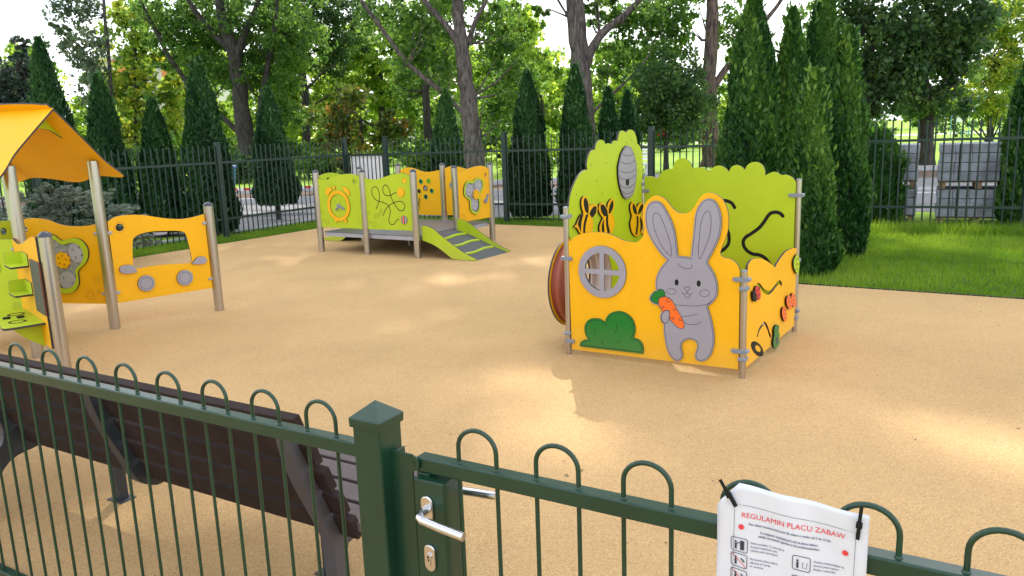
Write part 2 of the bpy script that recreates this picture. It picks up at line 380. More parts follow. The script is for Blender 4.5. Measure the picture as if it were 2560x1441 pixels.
D={
'front_out':[(30,48),(21,900),(35,927),(63,954),(118,983),(183,1001),(257,1009),(330,1007),(392,994),(448,973),(503,953),(563,943),(608,949),(591,944),(626,960),(651,988),(663,1034),(659,1079),(652,1125),(653,1170),(661,1211),(681,1245),(710,1274),(739,1291),(770,1295),(800,1287),(828,1269),(854,1243),(878,1213),(906,1187),(938,1172),(973,1169),(1005,1177),(1032,1196),(1054,1229),(1074,1264),(1096,1292),(1122,1311),(1151,1319),(1179,1317),(1210,1306),(1237,1287),(1259,1263),(1275,1233),(1286,1202),(1294,1164),(1296,1117),(1293,1065),(1281,1014),(1261,961),(1246,921),(1241,899),(1247,880),(1267,867),(1298,862),(1326,852),(1352,834),(1371,809),(1382,781),(1381,775),(1386,76)],
'rabbit':[(839,832),(805,862),(772,901),(743,940),(714,988),(692,1039),(680,1089),(677,1139),(682,1184),(695,1220),(716,1243),(740,1255),(763,1258),(791,1251),(815,1231),(839,1197),(862,1158),(884,1113),(900,1069),(912,1025),(919,977),(925,932),(933,862),(1027,857),(1033,915),(1039,968),(1045,1030),(1051,1092),(1055,1140),(1062,1176),(1075,1211),(1095,1244),(1121,1270),(1151,1280),(1179,1276),(1205,1261),(1225,1231),(1239,1196),(1248,1158),(1251,1111),(1248,1068),(1239,1020),(1225,977),(1205,932),(1184,887),(1155,830),(1172,798),(1196,763),(1214,724),(1227,678),(1230,632),(1223,584),(1201,547),(1176,521),(1157,503),(1171,467),(1187,415),(1199,363),(1208,310),(1210,250),(1204,201),(1186,150),(1157,110),(1121,90),(1089,90),(1069,110),(1066,138),(1075,170),(1083,196),(1079,221),(1064,239),(1039,246),(1014,244),(988,232),(968,208),(962,178),(969,145),(974,118),(965,89),(940,69),(914,67),(883,89),(856,128),(840,176),(830,231),(822,286),(820,340),(804,358),(794,389),(800,423),(812,440),(788,465),(777,481),(741,488),(717,504),(708,529),(718,556),(741,581),(763,596),(760,607),(757,650),(766,699),(788,749),(817,790),(849,827)],
'carrot':[(782,511),(786,531),(807,546),(832,552),(864,545),(889,525),(914,485),(939,444),(964,404),(979,369),(984,345),(976,327),(956,321),(925,334),(893,363),(871,387),(868,439),(858,451),(837,448),(818,433),(798,461),(784,485)],
'leaf':[(779,495),(753,495),(725,508),(718,529),(729,551),(736,567),(754,583),(768,585),(780,599),(798,606),(818,601),(829,588),(834,570),(833,552),(807,546),(786,530)],
'eye1':[(923,688),(934,682),(938,666),(934,649),(923,642),(913,647),(908,664),(913,681)],
'eye2':[(1090,692),(1100,687),(1105,671),(1100,653),(1090,647),(1079,652),(1075,669),(1079,686)],
'hand':[(817,430),(803,402),(806,366),(826,347),(849,357),(864,383),(868,419),(863,443),(848,450),(831,443)],
'line0':([(872,860),(848,879),(815,918),(786,966),(762,1020),(745,1069),(737,1118),(741,1150),(753,1166),(772,1168),(791,1155),(810,1120),(833,1067),(852,1019),(869,965),(879,921),(883,872),(879,854)],1),
'line1':([(1091,852),(1085,896),(1086,944),(1092,997),(1096,1059),(1104,1111),(1117,1155),(1133,1183),(1148,1190),(1164,1182),(1173,1152),(1176,1109),(1172,1053),(1159,996),(1138,938),(1120,893),(1100,852)],1),
'line2':([(1003,607),(986,619),(980,630),(991,639),(1003,632),(1016,640),(1026,634),(1020,620)],1),
'line3':([(962,597),(971,586),(987,583),(999,591),(1003,603),(1008,590),(1020,584),(1035,588),(1049,597)],0),
'line4':([(982,579),(988,565),(1005,557),(1022,568),(1026,581)],0),
'line5':([(937,809),(939,794),(952,784),(967,781),(982,772),(998,771),(1013,776),(1028,773),(1037,783),(1037,797),(1031,803)],0),
'line6':([(911,496),(981,498),(1067,501),(1127,514),(1157,524),(1189,552)],0),
'line7':([(963,402),(972,415),(1006,420),(1043,428),(1081,442)],0),
'line8':([(979,376),(1007,361),(1043,359),(1080,368),(1114,387)],0),
'line9':([(847,592),(856,608),(882,617),(909,611),(918,595),(909,579),(882,573),(856,577)],1),
'line10':([(1097,599),(1107,617),(1133,626),(1159,621),(1169,603),(1159,585),(1133,577),(1107,582)],1),
'line11':([(874,542),(850,535),(843,522),(856,513),(886,527)],0),
'line12':([(794,468),(818,478),(826,469),(805,455)],0),
'line13':([(916,474),(899,463),(900,453),(930,460)],0),
'line14':([(960,402),(944,394),(943,383),(969,384)],0),
'line15':([(869,391),(897,400),(907,392),(885,377)],0),
'bush':[(113,83),(107,100),(123,127),(154,145),(185,151),(164,180),(154,221),(157,261),(182,302),(223,325),(272,330),(309,323),(337,303),(346,340),(378,379),(426,401),(477,406),(533,387),(574,348),(591,296),(590,248),(576,206),(613,201),(647,173),(660,126),(654,89)],
'bline0':([(252,251),(245,216),(251,181)],0),
'bline1':([(435,306),(438,273),(418,228)],0),
'bline2':([(304,158),(315,139),(322,115)],0),
'bline3':([(470,176),(454,167),(441,149)],0),
'tall_out':[(31,901),(25,995),(25,1094),(28,1160),(39,1217),(62,1281),(104,1340),(159,1391),(227,1436),(295,1461),(357,1466),(348,1506),(371,1562),(409,1600),(456,1618),(498,1619),(514,1660),(553,1688),(614,1697),(668,1683),(695,1660),(754,1664),(811,1656),(834,1674),(878,1683),(927,1678),(949,1728),(981,1758),(1044,1764),(1103,1746),(1143,1765),(1203,1770),(1265,1755),(1309,1717),(1332,1672),(1337,1645),(1396,1616),(1441,1563),(1461,1493),(1452,1364),(1443,1210),(1452,819)],
'hive':[(1101,1631),(1165,1614),(1205,1576),(1235,1550),(1252,1503),(1277,1476),(1281,1404),(1278,1344),(1263,1293),(1240,1242),(1198,1192),(1127,1166),(1062,1165),(997,1194),(952,1249),(919,1310),(900,1384),(901,1463),(927,1511),(955,1560),(997,1596),(1032,1619),(1071,1631)],
'hline0':([(988,1563),(1030,1550),(1073,1544),(1160,1546),(1222,1560)],0),
'hline1':([(953,1504),(995,1488),(1063,1476),(1159,1477),(1252,1500)],0),
'hline2':([(935,1423),(993,1407),(1061,1397),(1175,1399),(1274,1419)],0),
'hline3':([(913,1368),(975,1348),(1060,1338),(1174,1342),(1277,1366)],0),
'hline4':([(935,1300),(990,1276),(1067,1262),(1155,1265),(1245,1290)],0),
'hline5':([(974,1240),(1015,1221),(1075,1210),(1154,1215),(1208,1233)],0),
'hive_hole':[(1060,1338),(1112,1335),(1117,1311),(1103,1286),(1078,1281),(1056,1293),(1048,1315)],
'bee1':[(270,1258),(308,1243),(335,1210),(346,1172),(385,1178),(452,1175),(497,1154),(491,1120),(460,1088),(392,1075),(410,1031),(403,983),(377,952),(310,929),(231,937),(169,975),(126,1016),(78,1029),(120,1047),(152,1080),(193,1113),(243,1124),(219,1167),(211,1215),(234,1250)],
'bee1a':[(267,1241),(296,1237),(321,1205),(333,1156),(329,1114),(286,1125),(255,1170),(249,1218)],
'bee1b':[(343,1109),(384,1143),(437,1160),(478,1149),(465,1108),(422,1080),(382,1074)],
'bee1c':[(245,1119),(223,1086),(202,1041),(193,975),(161,1016),(144,1048),(174,1098),(210,1118)],
'bee1d':[(288,1107),(328,1105),(296,1058),(273,1012),(264,951),(231,951),(234,1017),(258,1069)],
'bee2':[(780,1193),(812,1173),(811,1124),(781,1083),(761,1062),(800,1031),(817,985),(803,936),(756,894),(675,883),(581,902),(532,933),(524,976),(553,1015),(596,1045),(545,1079),(515,1124),(524,1165),(574,1176),(636,1155),(674,1116),(691,1157),(732,1185)],
'bee2a':[(550,1159),(589,1160),(643,1133),(676,1094),(680,1065),(628,1055),(579,1083),(549,1121)],
'bee2b':[(697,1076),(711,1126),(747,1166),(786,1178),(793,1133),(761,1092),(716,1068)],
'bee2c':[(652,1061),(693,1064),(687,1014),(696,963),(724,902),(672,908),(650,968),(644,1019)],
'bee2d':[(601,1038),(607,995),(613,923),(566,932),(565,985)],
'bee3':[(1185,1130),(1242,1107),(1277,1065),(1333,1100),(1417,1098),(1440,1063),(1411,1027),(1363,1001),(1410,957),(1424,901),(1401,857),(1439,827),(1427,800),(1376,821),(1338,800),(1255,803),(1183,843),(1148,895),(1142,948),(1177,1002),(1144,1054),(1140,1103)],
'bee3a':[(1197,1115),(1241,1086),(1277,1041),(1282,1000),(1222,1022),(1187,1072)],
'bee3b':[(1300,1001),(1323,1044),(1370,1082),(1417,1085),(1420,1050),(1369,1014)],
'bee3c':[(1267,988),(1309,987),(1318,929),(1302,868),(1283,818),(1243,828),(1266,888),(1276,941)],
'bee3d':[(1356,979),(1396,935),(1409,887),(1376,842),(1344,823),(1358,893),(1346,949)],
'back_out':[(19,1333),(57,1339),(104,1336),(149,1322),(164,1342),(189,1372),(223,1395),(256,1405),(295,1405),(306,1443),(330,1479),(364,1498),(403,1500),(444,1480),(470,1449),(487,1409),(533,1418),(580,1412),(620,1393),(644,1377),(667,1410),(698,1428),(736,1433),(775,1418),(800,1398),(817,1377),(829,1407),(853,1429),(889,1436),(927,1421),(956,1393),(972,1428),(1001,1451),(1039,1461),(1082,1452),(1115,1423),(1129,1385),(1132,1346),(1167,1364),(1200,1376),(1236,1370),(1265,1350),(1307,1352),(1350,1334),(1378,1305),(1389,1265),(1387,1038),(1388,744)],
'slotb1':[(1289,1002),(1267,1024),(1234,1034),(1194,1027),(1166,1003),(1131,946),(1088,892),(1029,845),(977,809),(955,770),(964,724),(995,687),(1041,663),(1093,658),(1138,640),(1176,602),(1222,533)],
'slotb2':[(873,1067),(851,1100),(819,1119),(772,1126),(718,1106),(679,1052),(696,975),(760,923),(807,871),(827,818),(825,749),(794,701),(752,671),(685,641)],
'right_out':[(119,68),(56,549),(35,776),(65,825),(135,836),(257,827),(399,803),(548,761),(674,716),(762,683),(833,705),(960,738),(1093,759),(1269,757),(1477,724),(1485,459),(1454,173),(1403,44)],
'slotr1':[(287,629),(364,607),(433,567),(510,534),(602,510),(694,510),(787,528),(882,540),(950,524),(977,495)],
'slotr2':[(327,226),(364,267),(443,290),(517,287),(597,235),(648,179),(699,136)],
'red_bug':[(319,566),(322,541),(310,524),(287,518),(256,523),(224,539),(197,562),(181,588),(178,611),(189,628),(212,635),(243,630),(275,615),(302,592)],
'red_bug_shadow':[(217,560),(220,541),(212,528),(196,523),(174,527),(151,538),(132,556),(120,576),(118,594),(125,607),(141,612),(163,608),(186,597),(205,580)],
'orange1':[(1263,306),(1267,280),(1251,262),(1218,256),(1176,264),(1133,283),(1098,310),(1076,339),(1073,365),(1088,382),(1119,388),(1161,381),(1204,363),(1240,336)],
'orange2':[(1389,300),(1395,272),(1384,252),(1358,245),(1323,251),(1286,270),(1253,297),(1232,327),(1227,354),(1237,374),(1262,382),(1296,376),(1334,358),(1367,331)],
'orange3':[(1101,238),(1106,210),(1096,190),(1070,183),(1036,190),(1000,209),(969,236),(948,267),(943,294),(954,313),(978,321),(1012,315),(1048,296),(1080,269)],
'black_bug':[(426,131),(475,92),(495,61),(480,46),(435,48),(368,68),(294,101),(229,140),(183,177),(165,205),(179,220),(221,219),(285,201),(358,170)],
'black_bug_hole':[(398,130),(419,114),(425,101),(415,94),(391,95),(359,104),(324,118),(294,135),(275,151),(269,164),(279,171),(301,170),(333,161),(368,147)],
'lime_leaf':[(1368,696),(1436,660),(1462,608),(1460,560),(1439,525),(1390,527),(1331,558),(1273,609),(1267,657),(1308,679)],
'green_worm':[(819,212),(870,187),(851,154),(895,107),(872,76),(902,41),(838,29),(773,25),(723,49),(703,99),(729,147),(718,194),(754,217)],
'p12_out':[(26,398),(34,1188),(112,1167),(200,1162),(300,1170),(411,1193),(511,1218),(599,1235),(706,1246),(811,1242),(888,1229),(935,1214),(937,406)],
'p23_out':[(28,397),(40,1198),(113,1177),(219,1166),(330,1172),(427,1196),(529,1229),(618,1248),(716,1253),(820,1239),(886,1221),(930,1202),(946,413)],
'clock_hands':[(431,774),(470,786),(506,764),(592,714),(590,694),(552,694),(469,727),(420,675),(393,679),(389,694),(437,735)],
'bell1':[(217,921),(209,968),(227,1016),(274,1040),(329,1036),(364,1009),(309,961),(248,906)],
'bell2':[(577,1034),(642,1044),(703,1011),(727,957),(718,903),(664,941),(605,995)],
'maze1':[(243,719),(278,766),(311,827),(328,895),(327,971),(302,1031),(254,1055),(207,1038),(182,1000),(187,939),(218,886),(265,849),(324,831),(393,821),(461,795),(507,759),(527,703),(517,642),(493,589),(486,535),(514,494),(563,488),(605,516),(638,555),(683,571)],
'maze2':[(380,616),(411,677),(455,731),(519,778),(601,817),(681,838),(749,839),(800,812),(819,768),(798,723),(747,700),(700,710),(654,750),(610,809),(576,868),(552,928),(538,995),(513,1054),(466,1084),(423,1061),(406,1016),(416,964),(453,927),(512,922),(572,932),(613,957),(668,968)],
'ant':[(190,588),(199,627),(236,643),(266,636),(289,663),(321,683),(340,668),(333,645),(295,622),(272,594),(230,578)],
'p45_out':[(66,410),(73,1217),(213,1226),(352,1256),(504,1269),(669,1268),(824,1249),(947,1209),(959,398)],
'trefoil_o':[(654,1077),(741,1038),(769,972),(740,885),(668,827),(647,752),(650,650),(620,550),(531,493),(423,523),(353,590),(351,703),(323,756),(221,814),(204,915),(248,1010),(342,1053),(453,1039),(521,1068),(588,1083)],
'trefoil_i':[(630,1052),(712,1017),(727,950),(677,877),(608,832),(595,751),(609,641),(574,555),(501,534),(416,571),(385,643),(395,712),(356,772),(270,816),(246,911),(285,995),(365,1014),(450,996),(518,1026),(581,1052)],
'knob':[(878,803),(904,782),(870,707),(841,651),(795,653),(763,684),(791,724),(826,730)],
'p67_out':[(581,409),(945,1186),(869,1220),(759,1237),(652,1232),(547,1204),(444,1172),(340,1160),(218,1164),(130,1181),(52,1197),(63,400)],
'ramp3':[(68,485),(162,477),(275,435),(371,370),(480,294),(616,221),(764,137),(898,77),(1012,38),(997,18),(632,20),(535,57),(399,142),(259,205),(116,245),(58,263)],
'van_out':[(58,253),(59,1073),(127,1107),(238,1118),(386,1104),(517,1071),(631,1044),(769,1026),(892,1035),(1009,1055),(1016,256)],
'van_win':[(250,730),(264,839),(284,886),(344,915),(442,928),(616,919),(744,901),(791,865),(810,763),(824,615),(815,570),(776,558),(635,571),(458,581),(332,574),(275,576),(245,611)],
'mirror1':[(105,594),(125,619),(177,624),(232,612),(263,558),(257,540),(167,537),(117,555)],
'mirror2':[(810,549),(852,586),(886,611),(952,606),(978,567),(953,538),(888,534)],
'winknob':[(456,919),(605,910),(589,888),(486,893)],
'gear_out':[(62,253),(43,1056),(139,1040),(232,1034),(329,1036),(425,1047),(497,1067),(562,1092),(635,1109),(704,1118),(779,1121),(857,1114),(916,1102),(976,1083)],
'gear_tre':[(663,970),(606,966),(540,953),(497,923),(453,897),(403,903),(343,918),(286,917),(231,900),(190,859),(169,801),(181,726),(221,667),(276,626),(314,588),(321,541),(325,474),(359,414),(414,374),(486,358),(581,372)],
'gear_tri':[(671,929),(613,924),(557,911),(513,881),(460,852),(411,856),(350,878),(293,876),(247,859),(226,817),(222,768),(243,709),(282,676),(339,651),(371,604),(377,541),(377,482),(416,422),(479,396),(556,404)],
'kitchen_out':[(287,286),(169,1035),(331,1039),(516,1058),(709,1102),(854,1130),(1011,1138),(1041,1116),(989,950),(998,305),(714,276),(494,275)],
'blackboard':[(682,943),(1038,949),(990,538),(687,536)],
}
TREES={'A':[46,'poplar','mid',[[[-14.77,46.0,-0.1,0.576],[-14.88,46.0,2.39,0.478],[-14.93,46.0,4.61,0.429],[-15.06,46.0,6.57,0.38],[-15.4,46.0,8.08,0.289],[-15.57,46.0,9.57,0.243],[-15.59,46.0,12.06,0.175],[-15.3,46.0,15.69,0.086]],[[-14.97,46.0,6.35,0.291],[-14.4,46.0,7.62,0.2],[-13.59,46.0,9.08,0.133],[-12.94,46.0,11.15,0.066]],[[-15.21,46.0,6.9,0.223],[-16.35,46.0,8.11,0.167],[-17.29,46.0,9.63,0.121],[-17.97,46.0,11.32,0.066]],[[-15.12,46.0,2.29,0.182],[-16.8,46.0,4.01,0.136],[-18.37,46.0,6.04,0.135],[-19.42,46.0,8.44,0.1],[-20.09,46.0,10.15,0.066]],[[-14.14,46.0,-0.06,0.276],[-14.02,46.0,2.36,0.251],[-13.73,46.0,4.12,0.204],[-13.14,46.0,6.29,0.134],[-12.52,46.0,8.62,0.089],[-12.03,46.0,11.53,0.055]]],[[-14.58,8.05,3.33,1.78],[-12.4,7.55,2.45,2.23],[-17.19,8.57,2.44,1.55],[-13.72,5.44,2.47,1.35],[-18.44,7.33,2.23,1.56],[-16.38,5.75,1.8,1.01],[-12.78,3.43,1.59,1.13],[-15.17,10.81,4.83,1.54],[-19.32,9.28,1.99,1.33]]],'B':[58,'poplar','dark',[[[-14.49,58.0,-0.1,0.348],[-14.31,58.0,3.23,0.287],[-14.21,58.0,6.01,0.227],[-14.38,58.0,9.82,0.21],[-14.25,58.0,13.52,0.166],[-13.75,58.0,19.13,0.081]],[[-14.14,58.0,5.87,0.128],[-14.8,58.0,7.4,0.071],[-15.12,58.0,8.5,0.042]],[[-14.13,58.0,5.31,0.1],[-12.75,58.0,6.5,0.057],[-11.86,58.0,7.02,0.042]],[[-14.1,58.0,4.01,0.1],[-12.3,58.0,4.97,0.057],[-11.12,58.0,5.48,0.043]]],[[-14.44,9.82,2.52,2.24],[-11.64,9.72,2.52,2.24],[-15.76,7.7,1.69,1.41],[-12.68,7.32,1.7,1.27],[-13.61,12.97,4.16,1.94]]],'C':[35,'poplar','mid',[[[-1.37,35.0,-0.1,0.51],[-1.5,35.0,1.55,0.435],[-1.6,35.0,3.25,0.362],[-1.71,35.0,4.42,0.325],[-1.74,35.0,5.57,0.289],[-1.85,35.0,6.55,0.254],[-1.83,35.0,7.35,0.236],[-1.81,35.0,9.26,0.183],[-1.73,35.0,14.27,0.065]],[[-1.72,35.0,5.32,0.204],[-2.46,35.0,6.41,0.135],[-3.25,35.0,7.4,0.118],[-3.7,35.0,8.38,0.067]],[[-1.49,35.0,5.56,0.136],[-1.1,35.0,6.52,0.102],[-0.65,35.0,7.31,0.084],[-0.18,35.0,8.57,0.05]],[[-1.6,35.0,2.4,0.104],[-2.62,35.0,3.53,0.112],[-4.09,35.0,4.83,0.111],[-5.02,35.0,6.18,0.093],[-5.94,35.0,7.5,0.076],[-6.54,35.0,8.48,0.05]]],[[-3.3,6.6,1.52,1.01],[-0.1,6.33,1.36,1.19],[0.35,4.51,1.37,1.2],[-1.71,7.99,2.68,0.67],[-3.89,5.32,1.19,0.85],[-0.4,2.87,1.38,1.04],[-5.14,6.99,1.35,0.84],[-2.74,4.45,1.03,0.68]]],'D':[43,'slim','mid',[[[-4.08,43.0,-0.1,0.237],[-4.17,43.0,2.0,0.213],[-4.16,43.0,4.07,0.19],[-4.07,43.0,6.71,0.167],[-4.1,43.0,8.69,0.145],[-3.98,43.0,12.55,0.081]]],[[-5.1,4.31,1.48,1.27],[-3.27,2.8,1.49,1.28],[-5.31,7.55,1.87,1.25],[-2.89,6.06,1.05,1.26]]],'E':[35,'poplar','mid',[[[3.48,35.0,-0.1,0.475],[3.42,35.0,2.22,0.433],[3.34,35.0,4.24,0.411],[3.19,35.0,5.56,0.391],[3.11,35.0,7.18,0.388],[3.02,35.0,9.56,0.299],[3.04,35.0,14.11,0.097]],[[3.5,35.0,4.56,0.205],[4.13,35.0,5.69,0.17],[5.16,35.0,6.47,0.135],[5.84,35.0,7.09,0.118],[6.85,35.0,8.01,0.084]],[[2.76,35.0,6.58,0.051],[2.38,35.0,7.21,0.051],[2.15,35.0,7.85,0.034]],[[2.76,35.0,6.52,0.042],[1.95,35.0,6.87,0.025]],[[3.56,35.0,2.3,0.104],[4.26,35.0,2.95,0.069],[5.48,35.0,4.0,0.051],[6.26,35.0,4.88,0.034]]],[[5.33,6.3,1.19,0.85],[6.51,6.74,1.35,0.84],[5.49,4.99,1.37,0.85],[4.15,6.99,0.84,0.67],[4.45,4.2,0.86,0.69],[1.62,6.91,0.59,0.51]]],'F':[36,'poplar','mid',[[[9.19,36.0,-0.1,0.416],[9.11,36.0,1.51,0.376],[9.04,36.0,2.9,0.338],[9.03,36.0,3.94,0.318],[9.15,36.0,5.46,0.28],[9.17,36.0,7.13,0.243],[9.19,36.0,9.57,0.188],[9.22,36.0,13.5,0.067]],[[9.21,36.0,3.42,0.177],[9.87,36.0,4.33,0.141],[10.73,36.0,5.4,0.123],[11.92,36.0,6.7,0.087],[12.75,36.0,7.99,0.052]]],[[7.75,6.35,1.39,1.05],[10.02,6.27,1.05,0.87],[7.4,5.02,1.4,0.88],[10.39,5.08,0.88,0.53],[8.78,7.96,2.76,0.86]]],'H':[34,'small','dark',[[[6.75,34.0,-0.1,0.119],[6.75,34.0,1.42,0.093],[6.69,34.0,2.74,0.076],[6.63,34.0,4.05,0.05]]],[[6.74,3.56,1.59,1.17],[5.99,2.44,1.35,0.84],[7.75,2.54,1.18,1.01],[6.83,1.75,1.52,0.68]]],'G1':[30,'maple','dark',[[[13.35,30.0,-0.1,0.272],[13.27,30.0,1.49,0.239],[13.31,30.0,2.22,0.193],[13.47,30.0,3.51,0.133],[13.45,30.0,5.2,0.073]]],[[13.45,5.2,1.6,1.17],[12.49,3.97,0.88,0.88],[14.14,3.34,1.33,1.03],[13.75,2.42,1.19,0.52],[12.14,5.25,0.73,0.73],[12.93,6.87,2.16,0.86]]],'G2':[31,'maple','dark',[[[16.25,31.0,-0.1,0.312],[16.19,31.0,1.39,0.293],[16.18,31.0,2.3,0.246],[15.8,31.0,3.94,0.152],[15.51,31.0,6.12,0.09],[15.23,31.0,8.24,0.044]]],[[16.32,5.23,1.81,1.36],[15.66,3.65,1.67,1.06],[17.31,4.03,1.06,1.06],[16.36,2.29,1.38,0.54],[16.05,6.95,2.23,0.89],[14.85,4.56,1.21,0.91]]],'L':[40,'willow','grey',[[[-19.68,40.0,-0.1,0.14],[-19.21,40.0,5.41,0.088],[-19.11,40.0,8.01,0.077],[-19.0,40.0,9.83,0.048]]],[[-20.65,8.25,1.15,0.77],[-20.19,6.76,1.16,1.16],[-20.04,5.06,0.88,1.17],[-20.66,9.53,1.72,0.76],[-21.4,7.08,0.77,0.68]]],'S1':[48,'spruce','blue',[[[-29.03,48.0,-0.1,0.191],[-28.3,48.0,7.0,0.093]]],[[-28.27,6.43,1.4,1.17],[-29.2,4.99,1.65,1.41],[-27.57,4.93,1.18,1.18],[-28.48,3.58,2.37,1.18],[-28.2,7.67,0.58,0.7]]],'Y1':[55,'linden','yellow',[[[-25.38,55.0,-0.1,0.247],[-24.74,55.0,6.19,0.188],[-24.54,55.0,9.78,0.106]]],[[-24.54,9.78,2.12,1.59],[-25.11,7.5,2.14,1.87],[-23.43,5.88,2.15,1.61],[-25.95,5.19,1.62,1.62],[-23.52,2.98,2.99,1.63],[-26.29,2.55,2.18,1.63]]],'M1':[62,'linden','lime',[[[-24.41,62.0,-0.1,0.279],[-23.72,62.0,6.6,0.182]]],[[-24.06,5.73,2.43,2.13],[-22.2,3.28,2.15,2.45],[-25.02,2.78,2.46,1.84],[-22.83,8.61,1.81,1.51]]],'M2':[64,'linden','lime',[[[-17.69,64.0,-0.1,0.256],[-17.18,64.0,6.5,0.157]]],[[-17.21,3.43,1.9,2.85],[-17.55,6.51,2.19,2.19],[-14.05,3.32,1.9,2.53],[-13.83,6.07,2.2,1.88]]],'O1':[40,'chestnut','orange',[[[-7.29,40.0,-0.1,0.12],[-7.16,40.0,2.68,0.089]]],[[-8.19,2.72,1.38,0.99],[-6.47,1.88,1.59,0.89],[-7.33,3.65,1.18,0.79],[-5.55,2.24,0.99,0.79],[-8.66,1.76,0.99,0.7]]],'M3':[66,'linden','lime',[[[-10.18,66.0,-0.1,0.297],[-9.94,66.0,7.93,0.193]]],[[-9.59,8.23,3.54,2.89],[-8.51,5.06,2.92,2.27],[-11.66,6.43,2.26,2.26],[-6.71,2.45,2.29,1.96],[-11.47,8.91,1.92,2.25]]],'M4':[60,'linden','lime',[[[-0.56,60.0,-0.1,0.24],[-0.12,60.0,7.05,0.146]]],[[0.39,9.0,2.33,2.33],[-0.89,5.94,2.06,2.35],[1.1,4.16,2.07,2.66],[-0.47,1.89,2.38,1.79],[-4.56,8.89,1.75,2.33]]],'M5':[58,'linden','lime',[[[2.65,58.0,-0.1,0.203],[2.64,58.0,4.02,0.114]]],[[1.99,6.25,1.42,1.7],[2.48,3.47,1.72,1.72],[3.59,2.02,1.44,1.44],[1.24,9.27,1.68,1.4]]],'M6':[62,'linden','lime',[[[8.58,62.0,-0.1,0.217],[8.63,62.0,3.97,0.122]]],[[8.48,4.57,1.83,1.53],[7.53,1.91,2.15,1.54],[10.3,2.41,1.54,1.54]]],'M7':[70,'linden','lime',[[[20.38,70.0,-0.1,0.245],[20.25,70.0,5.55,0.138]]],[[20.3,2.86,2.77,2.43],[20.93,5.86,2.06,1.72],[15.8,1.66,2.78,1.39]]],'M8':[64,'linden','mid',[[[24.73,64.0,-0.1,0.224],[24.13,64.0,6.54,0.125]]],[[24.35,8.93,1.87,1.87],[25.71,6.18,1.88,2.19],[25.21,3.14,2.22,1.9],[22.84,7.79,0.94,0.94]]],'Y2':[52,'maple','yellow',[[[31.37,52.0,-0.1,0.209],[31.1,52.0,5.24,0.127]]],[[31.91,7.65,1.77,2.02],[31.03,4.5,1.53,1.28],[29.23,2.82,2.06,1.03],[32.78,4.93,1.28,1.53],[31.08,2.26,1.8,1.03],[29.96,6.75,1.27,1.27]]]}

# ------------------------------------------------------------------ coordinates of the site
TH = -0.575
UU = Vector((math.cos(TH), math.sin(TH), 0)); VV = Vector((-math.sin(TH), math.cos(TH), 0))
def UV(a, b, z=0): return UU * a + VV * b + Vector((0, 0, z))
FE = Vector((0.85830, -0.51312, 0)); FN = Vector((0.51312, 0.85830, 0)); FO = Vector((-1.92345, 2.89307, 0))
def NF(s, d, z=0): return FO + FE * s + FN * d + Vector((0, 0, z))

# ------------------------------------------------------------------ ground
def sheet(name, pts, z, m, kind='structure', grid=None):
    me = bpy.data.meshes.new(name); me.from_pydata([(p[0], p[1], z) for p in pts], [], [list(range(len(pts)))]); me.materials.append(m)
    o = link(name, me); tag(o, kind=kind); return o
def ground_mat(name, cols, scale, bump, rough=.95, fine=None, patch=None, grain=None):
    m, t, o = newmat(name); n = t.nodes.new; L = t.links.new
    b = n('ShaderNodeBsdfPrincipled'); b.inputs['Roughness'].default_value = rough; b.inputs['Specular IOR Level'].default_value = .25
    tcn = n('ShaderNodeTexCoord'); no = n('ShaderNodeTexNoise'); no.inputs['Scale'].default_value = scale; no.inputs['Detail'].default_value = 10; no.inputs['Roughness'].default_value = .7
    L(tcn.outputs['Object'], no.inputs['Vector'])
    cr = n('ShaderNodeValToRGB'); e = cr.color_ramp.elements
    while len(e) < len(cols): e.new(.5)
    for i, cc in enumerate(cols): e[i].position = .3 + .4 * i / (len(cols) - 1); e[i].color = (*cc, 1)
    L(no.outputs['Fac'], cr.inputs['Fac']); last = cr.outputs[0]
    if patch:
        p = n('ShaderNodeTexNoise'); p.inputs['Scale'].default_value = patch[0]; p.inputs['Detail'].default_value = 4; L(tcn.outputs['Object'], p.inputs['Vector'])
        mr = n('ShaderNodeMapRange'); mr.inputs['From Min'].default_value = .35; mr.inputs['From Max'].default_value = .65; mr.inputs['To Min'].default_value = 1 - patch[1]; mr.inputs['To Max'].default_value = 1 + patch[1]
        h = n('ShaderNodeHueSaturation'); L(p.outputs['Fac'], mr.inputs['Value']); L(mr.outputs[0], h.inputs['Value']); L(last, h.inputs['Color']); last = h.outputs[0]
    L(last, b.inputs['Base Color'])
    bu = n('ShaderNodeBump'); bu.inputs['Strength'].default_value = bump; bu.inputs['Distance'].default_value = .004
    nb = n('ShaderNodeTexNoise'); nb.inputs['Scale'].default_value = fine or scale * 3; nb.inputs['Detail'].default_value = 3
    L(tcn.outputs['Object'], nb.inputs['Vector']); L(nb.outputs['Fac'], bu.inputs['Height']); L(bu.outputs[0], b.inputs['Normal']); L(b.outputs[0], o.inputs[0])
    return m
